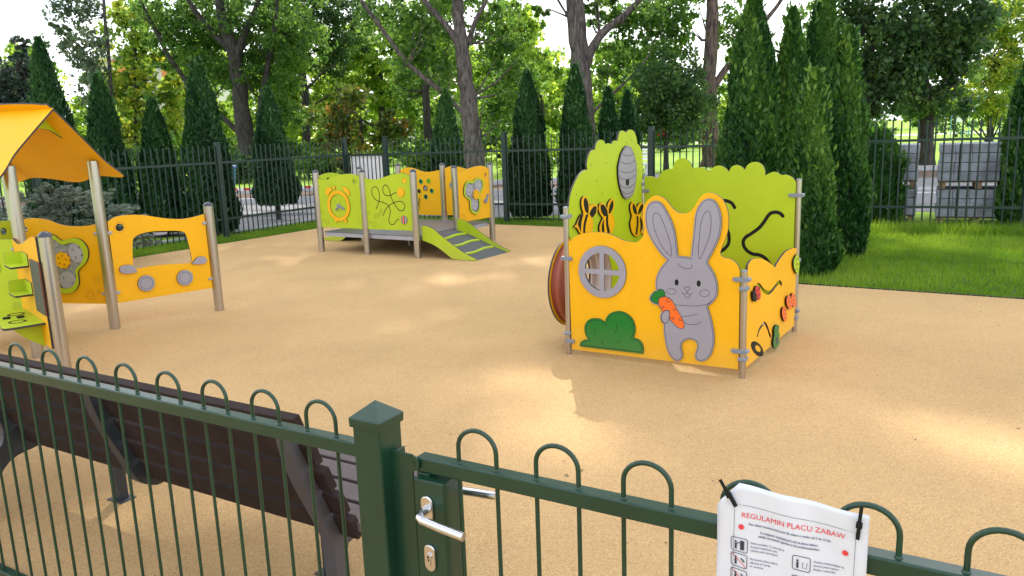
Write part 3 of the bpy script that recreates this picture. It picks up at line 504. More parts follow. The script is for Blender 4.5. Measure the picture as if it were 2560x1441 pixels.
def rubber():
    m, t, o = newmat('rubber_granulate'); n = t.nodes.new; L = t.links.new
    b = n('ShaderNodeBsdfPrincipled'); b.inputs['Roughness'].default_value = .9; b.inputs['Specular IOR Level'].default_value = .2
    tcn = n('ShaderNodeTexCoord')
    vo = n('ShaderNodeTexVoronoi'); vo.inputs['Scale'].default_value = 210; vo.inputs['Randomness'].default_value = 1
    L(tcn.outputs['Object'], vo.inputs['Vector'])
    sp = n('ShaderNodeSeparateColor'); L(vo.outputs['Color'], sp.inputs[0])
    cr = n('ShaderNodeValToRGB'); e = cr.color_ramp.elements
    e[0].position = .0; e[0].color = (.36, .21, .10, 1); e[1].position = 1; e[1].color = (.64, .445, .225, 1)
    e.new(.12).color = (.475, .30, .138, 1); e.new(.5).color = (.535, .345, .150, 1); e.new(.85).color = (.58, .378, .178, 1)
    L(sp.outputs[0], cr.inputs['Fac'])
    # soiling and wear at two scales, and sparse dark specks
    p = n('ShaderNodeTexNoise'); p.inputs['Scale'].default_value = .7; p.inputs['Detail'].default_value = 7; p.inputs['Roughness'].default_value = .6; L(tcn.outputs['Object'], p.inputs['Vector'])
    mr = n('ShaderNodeMapRange'); mr.inputs['From Min'].default_value = .3; mr.inputs['From Max'].default_value = .7; mr.inputs['To Min'].default_value = .90; mr.inputs['To Max'].default_value = 1.08
    h = n('ShaderNodeHueSaturation'); L(p.outputs['Fac'], mr.inputs['Value']); L(mr.outputs[0], h.inputs['Value']); L(cr.outputs[0], h.inputs['Color'])
    q = n('ShaderNodeTexNoise'); q.inputs['Scale'].default_value = 38; q.inputs['Detail'].default_value = 4; L(tcn.outputs['Object'], q.inputs['Vector'])
    cq = n('ShaderNodeValToRGB'); cq.color_ramp.elements[0].position = .70; cq.color_ramp.elements[0].color = (0, 0, 0, 1); cq.color_ramp.elements[1].position = .76; cq.color_ramp.elements[1].color = (.7, .7, .7, 1)
    L(q.outputs['Fac'], cq.inputs['Fac'])
    mxn = n('ShaderNodeMixRGB'); mxn.inputs['Color2'].default_value = (.14, .08, .04, 1); L(cq.outputs[0], mxn.inputs['Fac']); L(h.outputs[0], mxn.inputs['Color1'])
    L(mxn.outputs[0], b.inputs['Base Color'])
    bu = n('ShaderNodeBump'); bu.inputs['Strength'].default_value = .8; bu.inputs['Distance'].default_value = .003
    L(vo.outputs['Distance'], bu.inputs['Height']); L(bu.outputs[0], b.inputs['Normal']); L(b.outputs[0], o.inputs[0])
    return m
LAWN = ground_mat('park_lawn', [(.14, .24, .02), (.24, .40, .03), (.34, .50, .05)], 3, .6, fine=60, patch=(.12, .22))
TURF = ground_mat('turf_soil', [(.04, .07, .012), (.06, .12, .015), (.09, .16, .02)], 9, .6, fine=60, patch=(.8, .25))
RUB = rubber()
PAVE = ground_mat('grey_paving', [(.13, .125, .125), (.21, .205, .205), (.28, .275, .27)], 6, .5, fine=30, patch=(.6, .2))
PATHM = ground_mat('pale_path', [(.5, .48, .46), (.62, .6, .58)], 4, .2)
KERBM = mat('concrete_kerb', (.42, .42, .43), .85, var=.15, scale=5, bump=.3, bscale=60)
EARTH = ground_mat('bare_earth', [(.07, .045, .035), (.13, .085, .06), (.2, .14, .1)], 5, .8, fine=30, patch=(1, .3))
sheet('lawn', [(-700, -60), (700, -60), (700, 1200), (-700, 1200)], 0, LAWN)
q = lambda a, b: (lambda v: (v.x, v.y))(UV(a, b))
# paved yard beyond the fence
sheet('pavement', [(-40, 9), (-9, 15.2), (-2, 17.4), (4, 17.2), (30, 6), (40, 26), (4, 28.5), (-40, 29)], .004, PAVE)
sheet('earth_bed', [(-40, 27.2), (3.5, 25.5), (36, 22.0), (38, 27), (4, 30.5), (-40, 31)], .008, EARTH)
sheet('path', [(-30, 88), (90, 84), (90, 92), (-30, 96)], .004, PATHM)
# playground: turf strip, then the rubber surface with its small edge
sheet('turf_base', [q(-13.6, -3), q(6, -3), q(6, 15.4), q(-5, 14.6), q(-13.6, 13.9)], .012, TURF)
RUBP = [q(-12.15, -6), q(6.5, -6), q(6.5, 9.07), q(-4.6, 9.02), q(-4.7, 13.04), q(-12.1, 13.04)]
mb = MB(); n_ = len(RUBP)
mb.add([(x, y, .03) for x, y in RUBP] + [(x, y, -.05) for x, y in RUBP], [tuple(range(n_))] + [(i, n_ + i, n_ + (i + 1) % n_, (i + 1) % n_) for i in range(n_)])
ob = mb.build('rubber_ground', RUB); tag(ob, kind='structure')
# the playground equipment is measured from the top of the rubber: lower the sheet so its top is at z = 0
ob.location.z = -.028
for nme in ('turf_base',): bpy.data.objects[nme].location.z = -.016
for nme in ('lawn', 'pavement', 'earth_bed', 'path'): bpy.data.objects[nme].location.z = -.03
def kerb(a, b, z=.06, w=.06, nm='kerb'):
    mb = MB(); a = Vector((*a, 0)); b = Vector((*b, 0)); d = (b - a); l = d.length; d.normalize(); n = Vector((-d.y, d.x, 0))
    mb.box((a + b) / 2 + Vector((0, 0, z / 2 - .03)), d * l / 2, n * w, Vector((0, 0, z / 2 + .03)))
    tag(mb.build(nm, KERBM), kind='structure')
kerb((-38, 29.1), (4, 28.6), .14, .09); kerb((4, 28.6), (36, 26), .14, .09); kerb((-38, 24.6), (3, 23.4), .14, .08)
kerb((-12, 19.5), (2, 19.6), .05, .05); kerb(q(-13.5, 2), q(-13.5, 13.6), .03, .03)
kerb(q(-4.62, 9.045), q(6.5, 9.095), .012, .008, 'lawn_edging'); bpy.data.objects['lawn_edging'].data.materials[0] = EDGE
kerb((7.9, 17.5), (11, 16), .2, .12); kerb((7.5, 19.0), (12, 17), .2, .12)

# ------------------------------------------------------------------ far bar fence
def bar_mb(h=1.74, lo=.05):
    b = MB(); b.box((0, 0, (h + lo) / 2), (.0095, 0, 0), (0, .0095, 0), (0, 0, (h - lo) / 2)); return b
bar_proto = None
FENCE_GROUP = 'dark green bar fence panels round the playground'
def fence_bay(P, Q, label, h=1.74):
    global bar_proto
    P = UV(*P); Q = UV(*Q); d = (Q - P); l = d.length; d.normalize(); n = Vector((-d.y, d.x, 0))
    t = thing('bar_fence', P, label, 'fence', FENCE_GROUP)
    for z in (1.43, .37):
        b = MB(); b.box(P + d * l / 2 + Vector((0, 0, z)), d * (l / 2 - .03), n * .012, Vector((0, 0, .02))); b.build('rail', DFEN, t)
    k = int((l - .14) / .117); st = (l - .12) / k
    for i in range(k + 1):
        off = d * (.06 + i * st)
        if bar_proto is None: bar_proto = bar_mb(h).build('bar', DFEN, None); bar_proto.parent = t; bar_proto.location = off
        else: c = bar_proto.copy(); COL.objects.link(c); c.parent = t; c.location = off
    return t
def fence_post(P, label, h=1.78):
    P = UV(*P); t = thing('fence_post', P, label, 'fence post', 'dark green square posts of the far fence')
    b = MB(); b.box(P + Vector((0, 0, h / 2 - .05)), UU * .045, VV * .045, Vector((0, 0, h / 2 + .05))); b.build('post', DFEN, t, bevel=.004)
    b = MB(); b.box(P + Vector((0, 0, h + .012)), UU * .049, VV * .049, Vector((0, 0, .012))); b.build('post_cap', GREEN, t, bevel=.006)
FP = [(-12.72, 3.04), (-12.72, 6.36), (-12.72, 9.68), (-12.72, 13.0), (-11.62, 13.12), (-8.77, 13.44), (-5.78, 13.79), (-2.6, 14.13), (.08, 14.42), (3.2, 14.78)]
PL_ = ['far fence post hidden low behind the yellow roofed play house', 'far fence post beside the grey spruce shrub', 'far fence post just behind the right end post of the yellow van board',
  'far fence corner post left of the white striped gate', 'far fence post right of the white striped gate', 'far fence post between the climbing platform and the bunny play house',
  'far fence post behind the tall bee board', 'far fence post hidden by the big thujas', 'far fence post at the right edge beside the paver stacks', 'far fence post off to the right of the paver stacks']
for p_, l_ in zip(FP, PL_): fence_post(p_, l_)
BL_ = ['bar fence panel left of the yellow roofed play house', 'bar fence panel in front of the row of thujas behind the play house', 'bar fence panel between the van board and the climbing platform', None,
  'bar fence panel directly behind the climbing platform', 'bar fence panel with two thujas close behind it, left of the bee board', 'bar fence panel behind the scalloped green board', 'bar fence panel in front of the stacks of grey pavers', 'bar fence panel at the far right edge']
for i in range(len(FP) - 1):
    if BL_[i]: fence_bay(FP[i], FP[i + 1], BL_[i])
# white striped gate in the corner
P, Q = UV(*FP[3]), UV(*FP[4]); d = (Q - P).normalized(); n = Vector((-d.y, d.x, 0)); l = (Q - P).length
t = thing('white_backed_gate', P, 'far gate of dark bars with a white sheet fixed behind them', 'gate')
b = MB(); b.box(P + d * l / 2 + n * .03 + Vector((0, 0, .80)), d * (l / 2 - .13), n * .004, Vector((0, 0, .60))); b.build('white_sheet', WHITE, t)
b = MB()
for z in (.14, 1.43): b.box(P + d * l / 2 + Vector((0, 0, z)), d * (l / 2 - .08), n * .015, Vector((0, 0, .02)))
for s in (.08, l - .08): b.box(P + d * s + Vector((0, 0, .78)), d * .02, n * .015, Vector((0, 0, .67)))
b.build('gate_frame', DFEN, t)
for i in range(8):
    b = MB(); b.box(P + d * (.08 + (l - .16) * (i + 1) / 9) + Vector((0, 0, .78)), d * .007, n * .008, Vector((0, 0, .63))); b.build('bar', DFEN, t)

# ------------------------------------------------------------------ near hoop-top fence and gate
def hoop_pts(s, w=.11, z0=.978, top=.052, d=0):
    r = w / 2; P = [NF(s, d, .975), NF(s, d, z0 + top - .01)]
    zc = z0 + top - .01
    for k in range(1, 14): a = math.pi * (1 - k / 14); P.append(NF(s + r + r * math.cos(a), d, zc + r * 0.92 * math.sin(a)))
    return P + [NF(s + w, d, zc), NF(s + w, d, .975)]
def rail(parent, s0, s1, z0, z1, nm='top_rail', d0=0, d1=.04):
    b = MB(); b.box(NF((s0 + s1) / 2, (d0 + d1) / 2, (z0 + z1) / 2), FE * (s1 - s0) / 2, FN * (d1 - d0) / 2, Vector((0, 0, (z1 - z0) / 2))); return b.build(nm, GREEN, parent, bevel=.004)
def hoops(parent, s0, n):
    for i in range(n):
        b = MB(); b.tube(hoop_pts(s0 + .22 * i, d=.018), .0058, 10)
        for s in (s0 + .22 * i, s0 + .22 * i + .11): b.lathe(NF(s, .018, .9775), [(.0085, 0), (.0075, .003), (.0055, .005)], 10)
        b.build('hoop', GREEN, parent)
def bars(parent, s0, n, skip=()):
    for i in range(n):
        if i in skip: continue
        b = MB(); b.tube([NF(s0 + .11 * i, .018, .04), NF(s0 + .11 * i, .018, .938)], .0055, 8, cap=False); b.build('bar', GREEN, parent)
nfence = thing('hoop_top_fence', NF(.4, .02, 0), 'near green hoop-topped fence in front of the bench', 'fence')
rail(nfence, -1.2, 1.772, .938, .978); rail(nfence, -1.2, 1.772, .012, .042, 'bottom_rail')
hoops(nfence, .0 - .22 * 5, 13); bars(nfence, .0 - .22 * 5, 26)
post = thing('gate_post', NF(1.812, 0, 0), 'thick square green post with a pyramid cap between fence and gate', 'post')
b = MB(); b.box(NF(1.814, .0, .50), FE * .0445, FN * .045, Vector((0, 0, .57))); b.build('post_tube', GREEN, post, bevel=.005)
b = MB(); c0 = NF(1.814, 0, 0)
zs = [(1.048, .0495), (1.070, .0505), (1.074, .0485), (1.112, .0005)]
vs = [c0 + FE * i * w + FN * j * w + Vector((0, 0, z)) for z, w in zs for i, j in ((-1, -1), (1, -1), (1, 1), (-1, 1))]
fs = [(i * 4 + k, i * 4 + (k + 1) % 4, (i + 1) * 4 + (k + 1) % 4, (i + 1) * 4 + k) for i in range(3) for k in range(4)] + [(3, 2, 1, 0)]
b.add(vs, fs); b.lathe(NF(1.814 + .047, -.005, 1.058), [(.0, .002), (.004, .0018), (.0045, 0)], 12, axis=FE); b.build('post_cap', GREEN, post, bevel=.003)

gate = thing('hoop_top_gate', NF(2.6, .02, 0), 'near green hoop-topped gate with a lever handle', 'gate')
rail(gate, 1.935, 3.72, .938, .978); rail(gate, 1.935, 3.72, .08, .12, 'bottom_rail')
hoops(gate, 2.058, 8); bars(gate, 2.058, 16)
# strike stile beside the post and gate stile
b = MB(); b.box(NF(1.893, -.004, .64), FE * .036, FN * .003, Vector((0, 0, .345))); b.box(NF(1.874, .016, .64), FE * .003, FN * .0165, Vector((0, 0, .345)))
disc(b, Plane((FO + FE * 0).xy, (FO + FE).xy), 1.930, .962, .020, .001, .008); disc(b, Plane(FO.xy, (FO + FE).xy), 1.930, .962, .005, .0081, .0095, 0)
b.build('strike_plate', GREEN, post, bevel=.002)
b = MB(); b.box(NF(1.955, .02, .52), FE * .0195, FN * .0195, Vector((0, 0, .4175))); b.build('stile', GREEN, gate, bevel=.003)
NP = Plane(FO.xy, (FO + FE).xy)
lock = MB(); lock.box(NF(1.987, .012, .725), FE * .046, FN * .034, Vector((0, 0, .205))); lk = lock.build('lock_box', GREEN, gate, bevel=.003)
def lozenge(x, z, w, h, n=10): return [(x + w * math.cos(a), z + h - w + w * math.sin(a)) for a in [math.pi * k / n for k in range(n + 1)]] + [(x - w * math.cos(a), z - h + w - w * math.sin(a)) for a in [math.pi * k / n for k in range(n + 1)]]
for side in (1, -1):
    pl = NP if side == 1 else Plane(FO.xy, (FO + FE).xy, -1)
    t0 = .022 if side == 1 else .046
    flat('escutcheon', pl, [lozenge(1.984, .856, .0180, .036)], t0, t0 + .009, [CHROME, CHROME], lk, bev=.003)
    flat('escutcheon', pl, [lozenge(1.984, .722, .0170, .037)], t0, t0 + .009, [CHROME, CHROME], lk, bev=.003)
    b = MB(); P0 = [(1.984, .856, t0 + .008), (1.983, .855, t0 + .024), (1.984, .853, t0 + .036), (1.990, .851, t0 + .0445), (2.000, .849, t0 + .048), (2.05, .842, t0 + .048), (2.122, .834, t0 + .048)] if side == 1 else \
        [(1.984, .856, t0 + .008), (1.984, .857, t0 + .030), (1.990, .859, t0 + .040), (2.002, .861, t0 + .044), (2.06, .866, t0 + .044), (2.118, .870, t0 + .044)]
    b.tube([pl.p(*p) for p in P0], .0112, 18); b.build('handle', CHROME, lk)
    b = MB(); disc(b, pl, 1.984, .856, .0125, t0 + .008, t0 + .012); disc(b, pl, 1.984, .729, .0085, t0 + .009, t0 + .014); b.box(pl.p(1.984, .714, t0 + .0105), pl.d * .0035, pl.z * .011, pl.n * .0022); b.build('lock_cylinder', CHROME, lk)
    b = MB(); disc(b, pl, 1.984, .729, .0028, t0 + .014, t0 + .0145); b.box(pl.p(1.984, .7225, t0 + .0143), pl.d * .0011, pl.z * .006, pl.n * .0004); b.build('keyhole', BLACK, lk)

# laminated notice hanging on the hoops
sheet_t = thing('notice_sheet', NF(2.86, -.01, .66), 'white laminated playground rules notice tied to the gate', 'notice')
def bend(x, z): return .014 + .010 * math.sin((x - 2.72) / .28 * math.pi) * (1.06 - z) / .3 + .012 * max(0, 1.02 - z) + .003 * math.sin(x * 55 + z * 20)
outl = [(2.757, 1.078), (2.83, 1.074), (2.90, 1.069), (2.96, 1.066), (2.985, 1.062), (3.000, 1.058), (2.999, 1.03), (2.997, .95), (2.996, .66), (2.716, .66), (2.717, .90), (2.716, .99), (2.718, 1.035), (2.730, 1.058)]
GX, GZ = 22, 30
vs = []; fs = []
for j in range(GZ + 1):
    for i in range(GX + 1):
        z = .66 + .42 * j / GZ
        x0 = 2.716 if z < 1.03 else 2.716 + (z - 1.03) / .048 * .041
        x1 = 2.998; x = x0 + (x1 - x0) * i / GX
        zt = z if j < GZ - 2 else z - max(0, (x - 2.757)) * .066 * (j - GZ + 3) / 3
        vs.append(NP.p(x, zt, bend(x, zt)))
for j in range(GZ):
    for i in range(GX): a = j * (GX + 1) + i; fs.append((a, a + 1, a + GX + 2, a + GX + 1))
b = MB(); b.add(vs, fs, 0, True); paper = b.build('paper', PAPER, sheet_t); so = paper.modifiers.new('thickness', 'SOLIDIFY'); so.thickness = .0006; so.offset = -1
tof = lambda x, z: bend(x, z) + .0016
def ptext(s, size, x, z, m, al='CENTER', bold=0, ang=0): return text_mesh('lettering', s, size, NP, x, z, tof, m, paper, al, bold)
ptext('REGULAMIN PLACU ZABAW', .0152, 2.862, 1.010, REDP)
ptext('Plac zabaw przeznaczony jest dla dzieci w wieku od 3 do 12 lat.', .0060, 2.857, .996, PRINTG, bold=.0002)
ptext('Z urządzeń znajdujących się na placu zabaw,', .0060, 2.857, .982, PRINTG, bold=.0002)
ptext('należy korzystać zgodnie z ich przeznaczeniem.', .0060, 2.857, .974, PRINTG, bold=.0002)
for x, z, tx in ((2.785, .958, ['Dzieci poniżej 12 roku życia', 'muszą przebywać pod', 'opieką osób dorosłych.']), (2.785, .925, ['Na terenie placu zabaw', 'zabrania się jazdy', 'na rowerze.']), (2.905, .949, ['Osoby przebywające na', 'terenie placu zabaw', 'dbają o czystość.']), (2.785, .885, ['Zabrania się palenia', 'i spożywania alkoholu.']), (2.905, .905, ['Zabrania się wprowadzania', 'psów na teren placu.'])):
    for i, s in enumerate(tx): ptext(s, .0056, x, z - i * .0075, PRINTG, 'LEFT', bold=.0001)
b = MB(); pr = MB(); rd = MB()
def pband(mb_, P, w, closed=False): ribbon(mb_, Tilt(NP.a, NP.d, NP.z) if False else NP, P, w, .0165, closed, .0003, smooth=False, round_end=False)
class PW:  # band on the bent paper
    flip = 1
    def p(s, x, z, t=0): return NP.p(x, z, tof(x, z) + t * .02)
PWi = PW()
def pb(mb_, P, w, closed=True): ribbon(mb_, PWi, P, w, 0, closed, .004, smooth=False, round_end=False)
def rr(x, z, w, h, r=.004): return [(x + sx * (w - r) + r * math.cos(a) * 1, z + sz * (h - r) + r * math.sin(a)) for sx, sz, a0 in ((1, 1, 0), (-1, 1, math.pi / 2), (-1, -1, math.pi), (1, -1, 1.5 * math.pi)) for a in [a0 + k * math.pi / 6 for k in range(4)]]
frame_pts = [(2.752, 1.036)] + [(2.752 + .225 * k / 8, 1.036 - .001 * k) for k in range(1, 9)] + [(2.975, .67), (2.750, .67)]
pb(pr, frame_pts, .0007)
for x, z, kind in ((2.763, .951, 0), (2.763, .917, 1), (2.883, .942, 2), (2.763, .882, 1), (2.883, .900, 1)):
    pb(pr, rr(x, z, .0165, .0145), .0013)
    disc(pr, PWi, x - .007, z + .006, .0022, 0, .01, n=10); pb(pr, [(x - .007, z + .003), (x - .007, z - .010)], .004, False)
    if kind == 0: pb(pr, [(x + .006, z + .010), (x + .006, z - .010)], .008, False); pb(pr, [(x - .005, z + .002), (x + .002, z + .006)], .0016, False)
    if kind == 1: pb(rd, [(x - .014, z + .012), (x + .014, z - .012)], .0014, False); pb(pr, [(x + .004, z + .006), (x + .011, z - .001)], .003, False)
    if kind == 2: pb(pr, [(x + .003, z + .004), (x + .003, z - .008), (x + .010, z - .008), (x + .011, z + .004)], .001, False)
disc(rd, PWi, 2.766, .990, .0055, 0, .01); disc(rd, PWi, 2.960, .982, .0055, 0, .01)
pr.build('pictograms', PRINT, paper); rd.build('red_marks', REDP, paper)
for (s, z, ds, dz, lab) in ((2.744, 1.052, -.020, .034, 'black cable tie sticking up at the left top corner of the notice'), (2.982, 1.042, .003, .044, 'black cable tie standing up at the right top corner of the notice')):
    ct = thing('cable_tie', NP.p(s, z, .02), lab, 'cable tie', 'black cable ties holding the notice')
    b = MB(); L_ = Vector((ds, dz)).length; dx = NP.d * (ds / L_) + NP.z * (dz / L_); sx = dx.cross(NP.n)
    b.box(NP.p(s + ds * .5, z + dz * .5, .026), dx * L_ / 2, sx * .0032, NP.n * .0010); b.box(NP.p(s - ds * .28, z - dz * .28, .0215), dx * L_ * .28, sx * .0034, NP.n * .003); b.build('strap', BLACK, ct)
    b = MB(); b.box(NP.p(s + ds * .12, z + dz * .12, .0245), dx * .0055, sx * .0055, NP.n * .0040); b.build('tie_head', BLACK, ct, bevel=.001)

# ------------------------------------------------------------------ bench behind the near fence
bench = thing('park_bench', NF(0, .6, 0), 'long dark brown slatted park bench seen from behind the near fence', 'bench')
def back_d(z): return .29 + (.86 - z) * .40
bz = Vector((0, 0, 1)) - FN * .40; bz.normalize(); bn = bz.cross(FE).normalized()
if bn.dot(FN) < 0: bn = -bn
for i in range(5):
    zc = .37 + i * .110
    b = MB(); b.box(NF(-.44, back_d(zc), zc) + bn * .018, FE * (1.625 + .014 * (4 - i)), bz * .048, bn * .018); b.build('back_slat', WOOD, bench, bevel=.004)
for i in range(4):
    dd = .50 + i * .115; zc = .385 + .014 * i
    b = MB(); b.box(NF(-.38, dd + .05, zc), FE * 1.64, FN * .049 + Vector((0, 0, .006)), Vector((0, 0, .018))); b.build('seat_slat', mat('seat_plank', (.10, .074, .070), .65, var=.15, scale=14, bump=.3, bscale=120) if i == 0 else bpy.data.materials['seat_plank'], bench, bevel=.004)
for s, m_, kind in ((1.125, GPLATE, 1), (-.02, DARKG, 0), (-1.02, DARKG, 2)):
    L_ = [(back_d(.83) - .012, .84), (back_d(.83) + .012, .845), (back_d(.60) + .012, .60), (back_d(.42) + .012, .42), (.56, .345), (.75, .352), (.95, .38), (.955, .34), (.80, .305), (.62, .285), (.54, .275)]
    if kind == 1: L_ += [(.525, .20), (.53, .10), (.54, .0), (.475, .0), (.470, .11), (.465, .20)]
    if kind == 2: L_ += [(.42, .25), (.33, .14), (.29, .0), (.235, .0), (.265, .16), (.36, .31)]
    L_ += [(.455, .33) if kind != 2 else (.40, .36), (back_d(.45) - .050, .45), (back_d(.60) - .055, .60), (back_d(.74) - .045, .75)]
    pl = Tilt(NF(s, 0, 0), FN, (0, 0, 1))
    flat('frame_plate', pl, [smooth_loop(L_, 60, 3)], -.030, .030, [m_, m_], bench, bev=.002)
for s, dd in ((-.58, .72), (.90, .69), (-1.9, .72)):
    b = MB(); b.box(NF(s, dd, .18), FE * .026, FN * .024, Vector((0, 0, .18))); b.box(NF(s, dd, .004), FE * .058, FN * .045, Vector((0, 0, .004))); b.build('leg', DARKG, bench, bevel=.003)
for s in (1.125, -.02, -1.02):
    for i in range(5):
        zc = .37 + i * .110; b = MB(); b.lathe(NF(s - .045, back_d(zc), zc), [(.008, -.001), (.0075, .003), (.005, .005), (.0, .006)], 10, axis=-bn); b.build('bolt', CHROME, bench)

# ------------------------------------------------------------------ shared playground pieces
def round_post(parent, x, y, h, r, cap=True, z0=-.05, mname='post'):
    b = MB(); b.tube([(x, y, z0), (x, y, h - (.012 if cap else 0))], r, 24, cap=True); o = b.build(mname, STEEL, parent)
    if cap:
        b = MB(); b.lathe((x, y, h - .014), [(r * 1.04, 0), (r * 1.05, .006), (r * .96, .016), (r * .75, .030), (r * .4, .040), (0, .044)], 24); b.build('post_cap', CAPM, o)
    return o
def clampb(mb, pl, s0, s1, z, w=.030, t=.026):
    """clamp block from s0 to s1 in a board plane"""
    c = pl.p((s0 + s1) / 2, z, 0); L_ = abs(s1 - s0) / 2
    P = [(-L_ + .008, -w / 2), (L_ - .008, -w / 2), (L_, -w / 2 + .008), (L_, w / 2 - .008), (L_ - .008, w / 2), (-L_ + .008, w / 2), (-L_, w / 2 - .008), (-L_, -w / 2 + .008)]
    n = len(P)
    vs = [c + pl.d * a + pl.z * b_ + pl.n * tt for tt in (t, t * .2 - .0, -t) for a, b_ in P]
    mb.add([c + pl.d * a + pl.z * b_ + pl.n * t for a, b_ in P] + [c + pl.d * a + pl.z * b_ - pl.n * t for a, b_ in P],
           [tuple(range(n)), tuple(reversed(range(n, 2 * n)))] + [(i, n + i, n + (i + 1) % n, (i + 1) % n) for i in range(n)])
    for a in (-L_ * .6, L_ * .6):
        for tt in (t, -t):
            q = c + pl.d * a + pl.n * tt; mb.lathe(q - pl.n * .001 * (1 if tt > 0 else -1), [(.0075, 0), (.0070, .003), (.003, .0035), (.003, .001), (0, .001)], 8, axis=pl.n * (1 if tt > 0 else -1))
TK = .0085
def board(name, pl, loops, m, parent, sub=4, holes_smooth=True, corner=48):
    return flat(name, pl, [smooth_loop(mm(loops[0]), corner, sub)] + [l for l in loops[1:]], -TK, TK, [m, EDGE], parent)

# ------------------------------------------------------------------ bunny play house
FLp, FRp, BRp, BLp = (.444, 6.192), (1.622, 5.415), (2.434, 6.645), (1.256, 7.423)
house = thing('bunny_play_house', (1.44, 6.42, 0), 'square yellow and lime play house with a big grey rabbit on its front board', 'play house')
PF, PR, PLf, PB = Plane(FLp, FRp), Plane(FRp, BRp), Plane(FLp, BLp), Plane(BLp, BRp)
for (x, y), h in ((FLp, 1.19), (FRp, .778), (BRp, 1.312), (BLp, 1.30)):
    b = MB(); b.tube([(x, y, -.05), (x, y, h)], .0225, 20); o = b.build('post', STEEL, house)
    b = MB(); b.lathe((x, y, h - .002), [(.023, 0), (.0235, .004), (.018, .009), (0, .011)], 16); b.build('post_cap', CLAMP, o)
# window: four openings through board and frame
WC = (.315, .702)
def quad_hole(sx, sz, r=.148, m_=.020):
    P = []; a0 = math.asin(m_ / r); a1 = math.pi / 2 - a0
    P.append((sx * m_, sz * m_))
    for k in range(9): a = a0 + (a1 - a0) * k / 8; P.append((sx * r * math.cos(a), sz * r * math.sin(a)))
    P = [(WC[0] + x, WC[1] + z) for x, z in P]; return smooth_loop(P, 95, 2) if False else P
fo = D['front_out']; fo[-1] = (1386, 62); fo[-2] = (1382, 781); fo[0] = (30, 48)
flat('front_board', PF, [smooth_loop(mm([p for i, p in enumerate(fo) if i not in (11, 12)]), 48, 4), ringpts(*WC, .150, 40)], -TK, TK, [YEL, EDGE], house)
flat('window_frame', PF, [ringpts(*WC, .204, 48)] + [quad_hole(a, b_) for a in (1, -1) for b_ in (1, -1)], TK, TK + .010, [GREY, EDGE], house)
t1 = TK; t2 = TK + .011
rab = flat('rabbit_figure', PF, [smooth_loop(mm(D['rabbit']), 55, 4)], t1, t2, [GREY, EDGE], house)
b = MB()
ol = inset(smooth_loop(mm(D['rabbit']), 55, 3), .0095); ribbon(b, PF, ol, .0042, t2, True, .0006, smooth=False)
for k in range(16):
    P_, cl = D['line%d' % k]; ribbon(b, PF, mm(P_), .0042 if k < 9 else .0036, t2, bool(cl), .0006 if k not in (11, 12, 13, 14, 15) else .0016, round_end=False)
b.build('engraved_lines', LINE, rab)
for nme, m_ in (('leaf', GRN), ('carrot', ORG)):
    pp = flat('carrot_top' if nme == 'leaf' else 'carrot', PF, [smooth_loop(mm(D[nme]), 60, 3)], t2, t2 + .0008, [m_, m_], rab, bev=.0002)
b = MB()
for nme in ('leaf', 'carrot', 'hand'): ribbon(b, PF, mm(D[nme]), .0046, t2 + .0004, True, .0010, round_end=False)
for k in range(11, 16): ribbon(b, PF, mm(D['line%d' % k][0]), .0036, t2 + .0006, False, .0010, round_end=False)
b.build('carrot_outline', LINE, rab)
for e_ in ('eye1', 'eye2'): flat('eye', PF, [smooth_loop(mm(D[e_]), 90, 3)], t2, t2 + .0012, [BLACK, BLACK], rab, bev=.0003)
bush = flat('bush_figure', PF, [smooth_loop(mm(D['bush']), 60, 3)], t1, t2, [GRN, EDGE], house)
b = MB(); ribbon(b, PF, inset(smooth_loop(mm(D['bush']), 60, 2), .013), .005, t2, True, .0006, smooth=False)
for k in range(4): ribbon(b, PF, mm(D['bline%d' % k][0]), .005, t2, False, .0006)
b.build('engraved_lines', DGRN, bush)
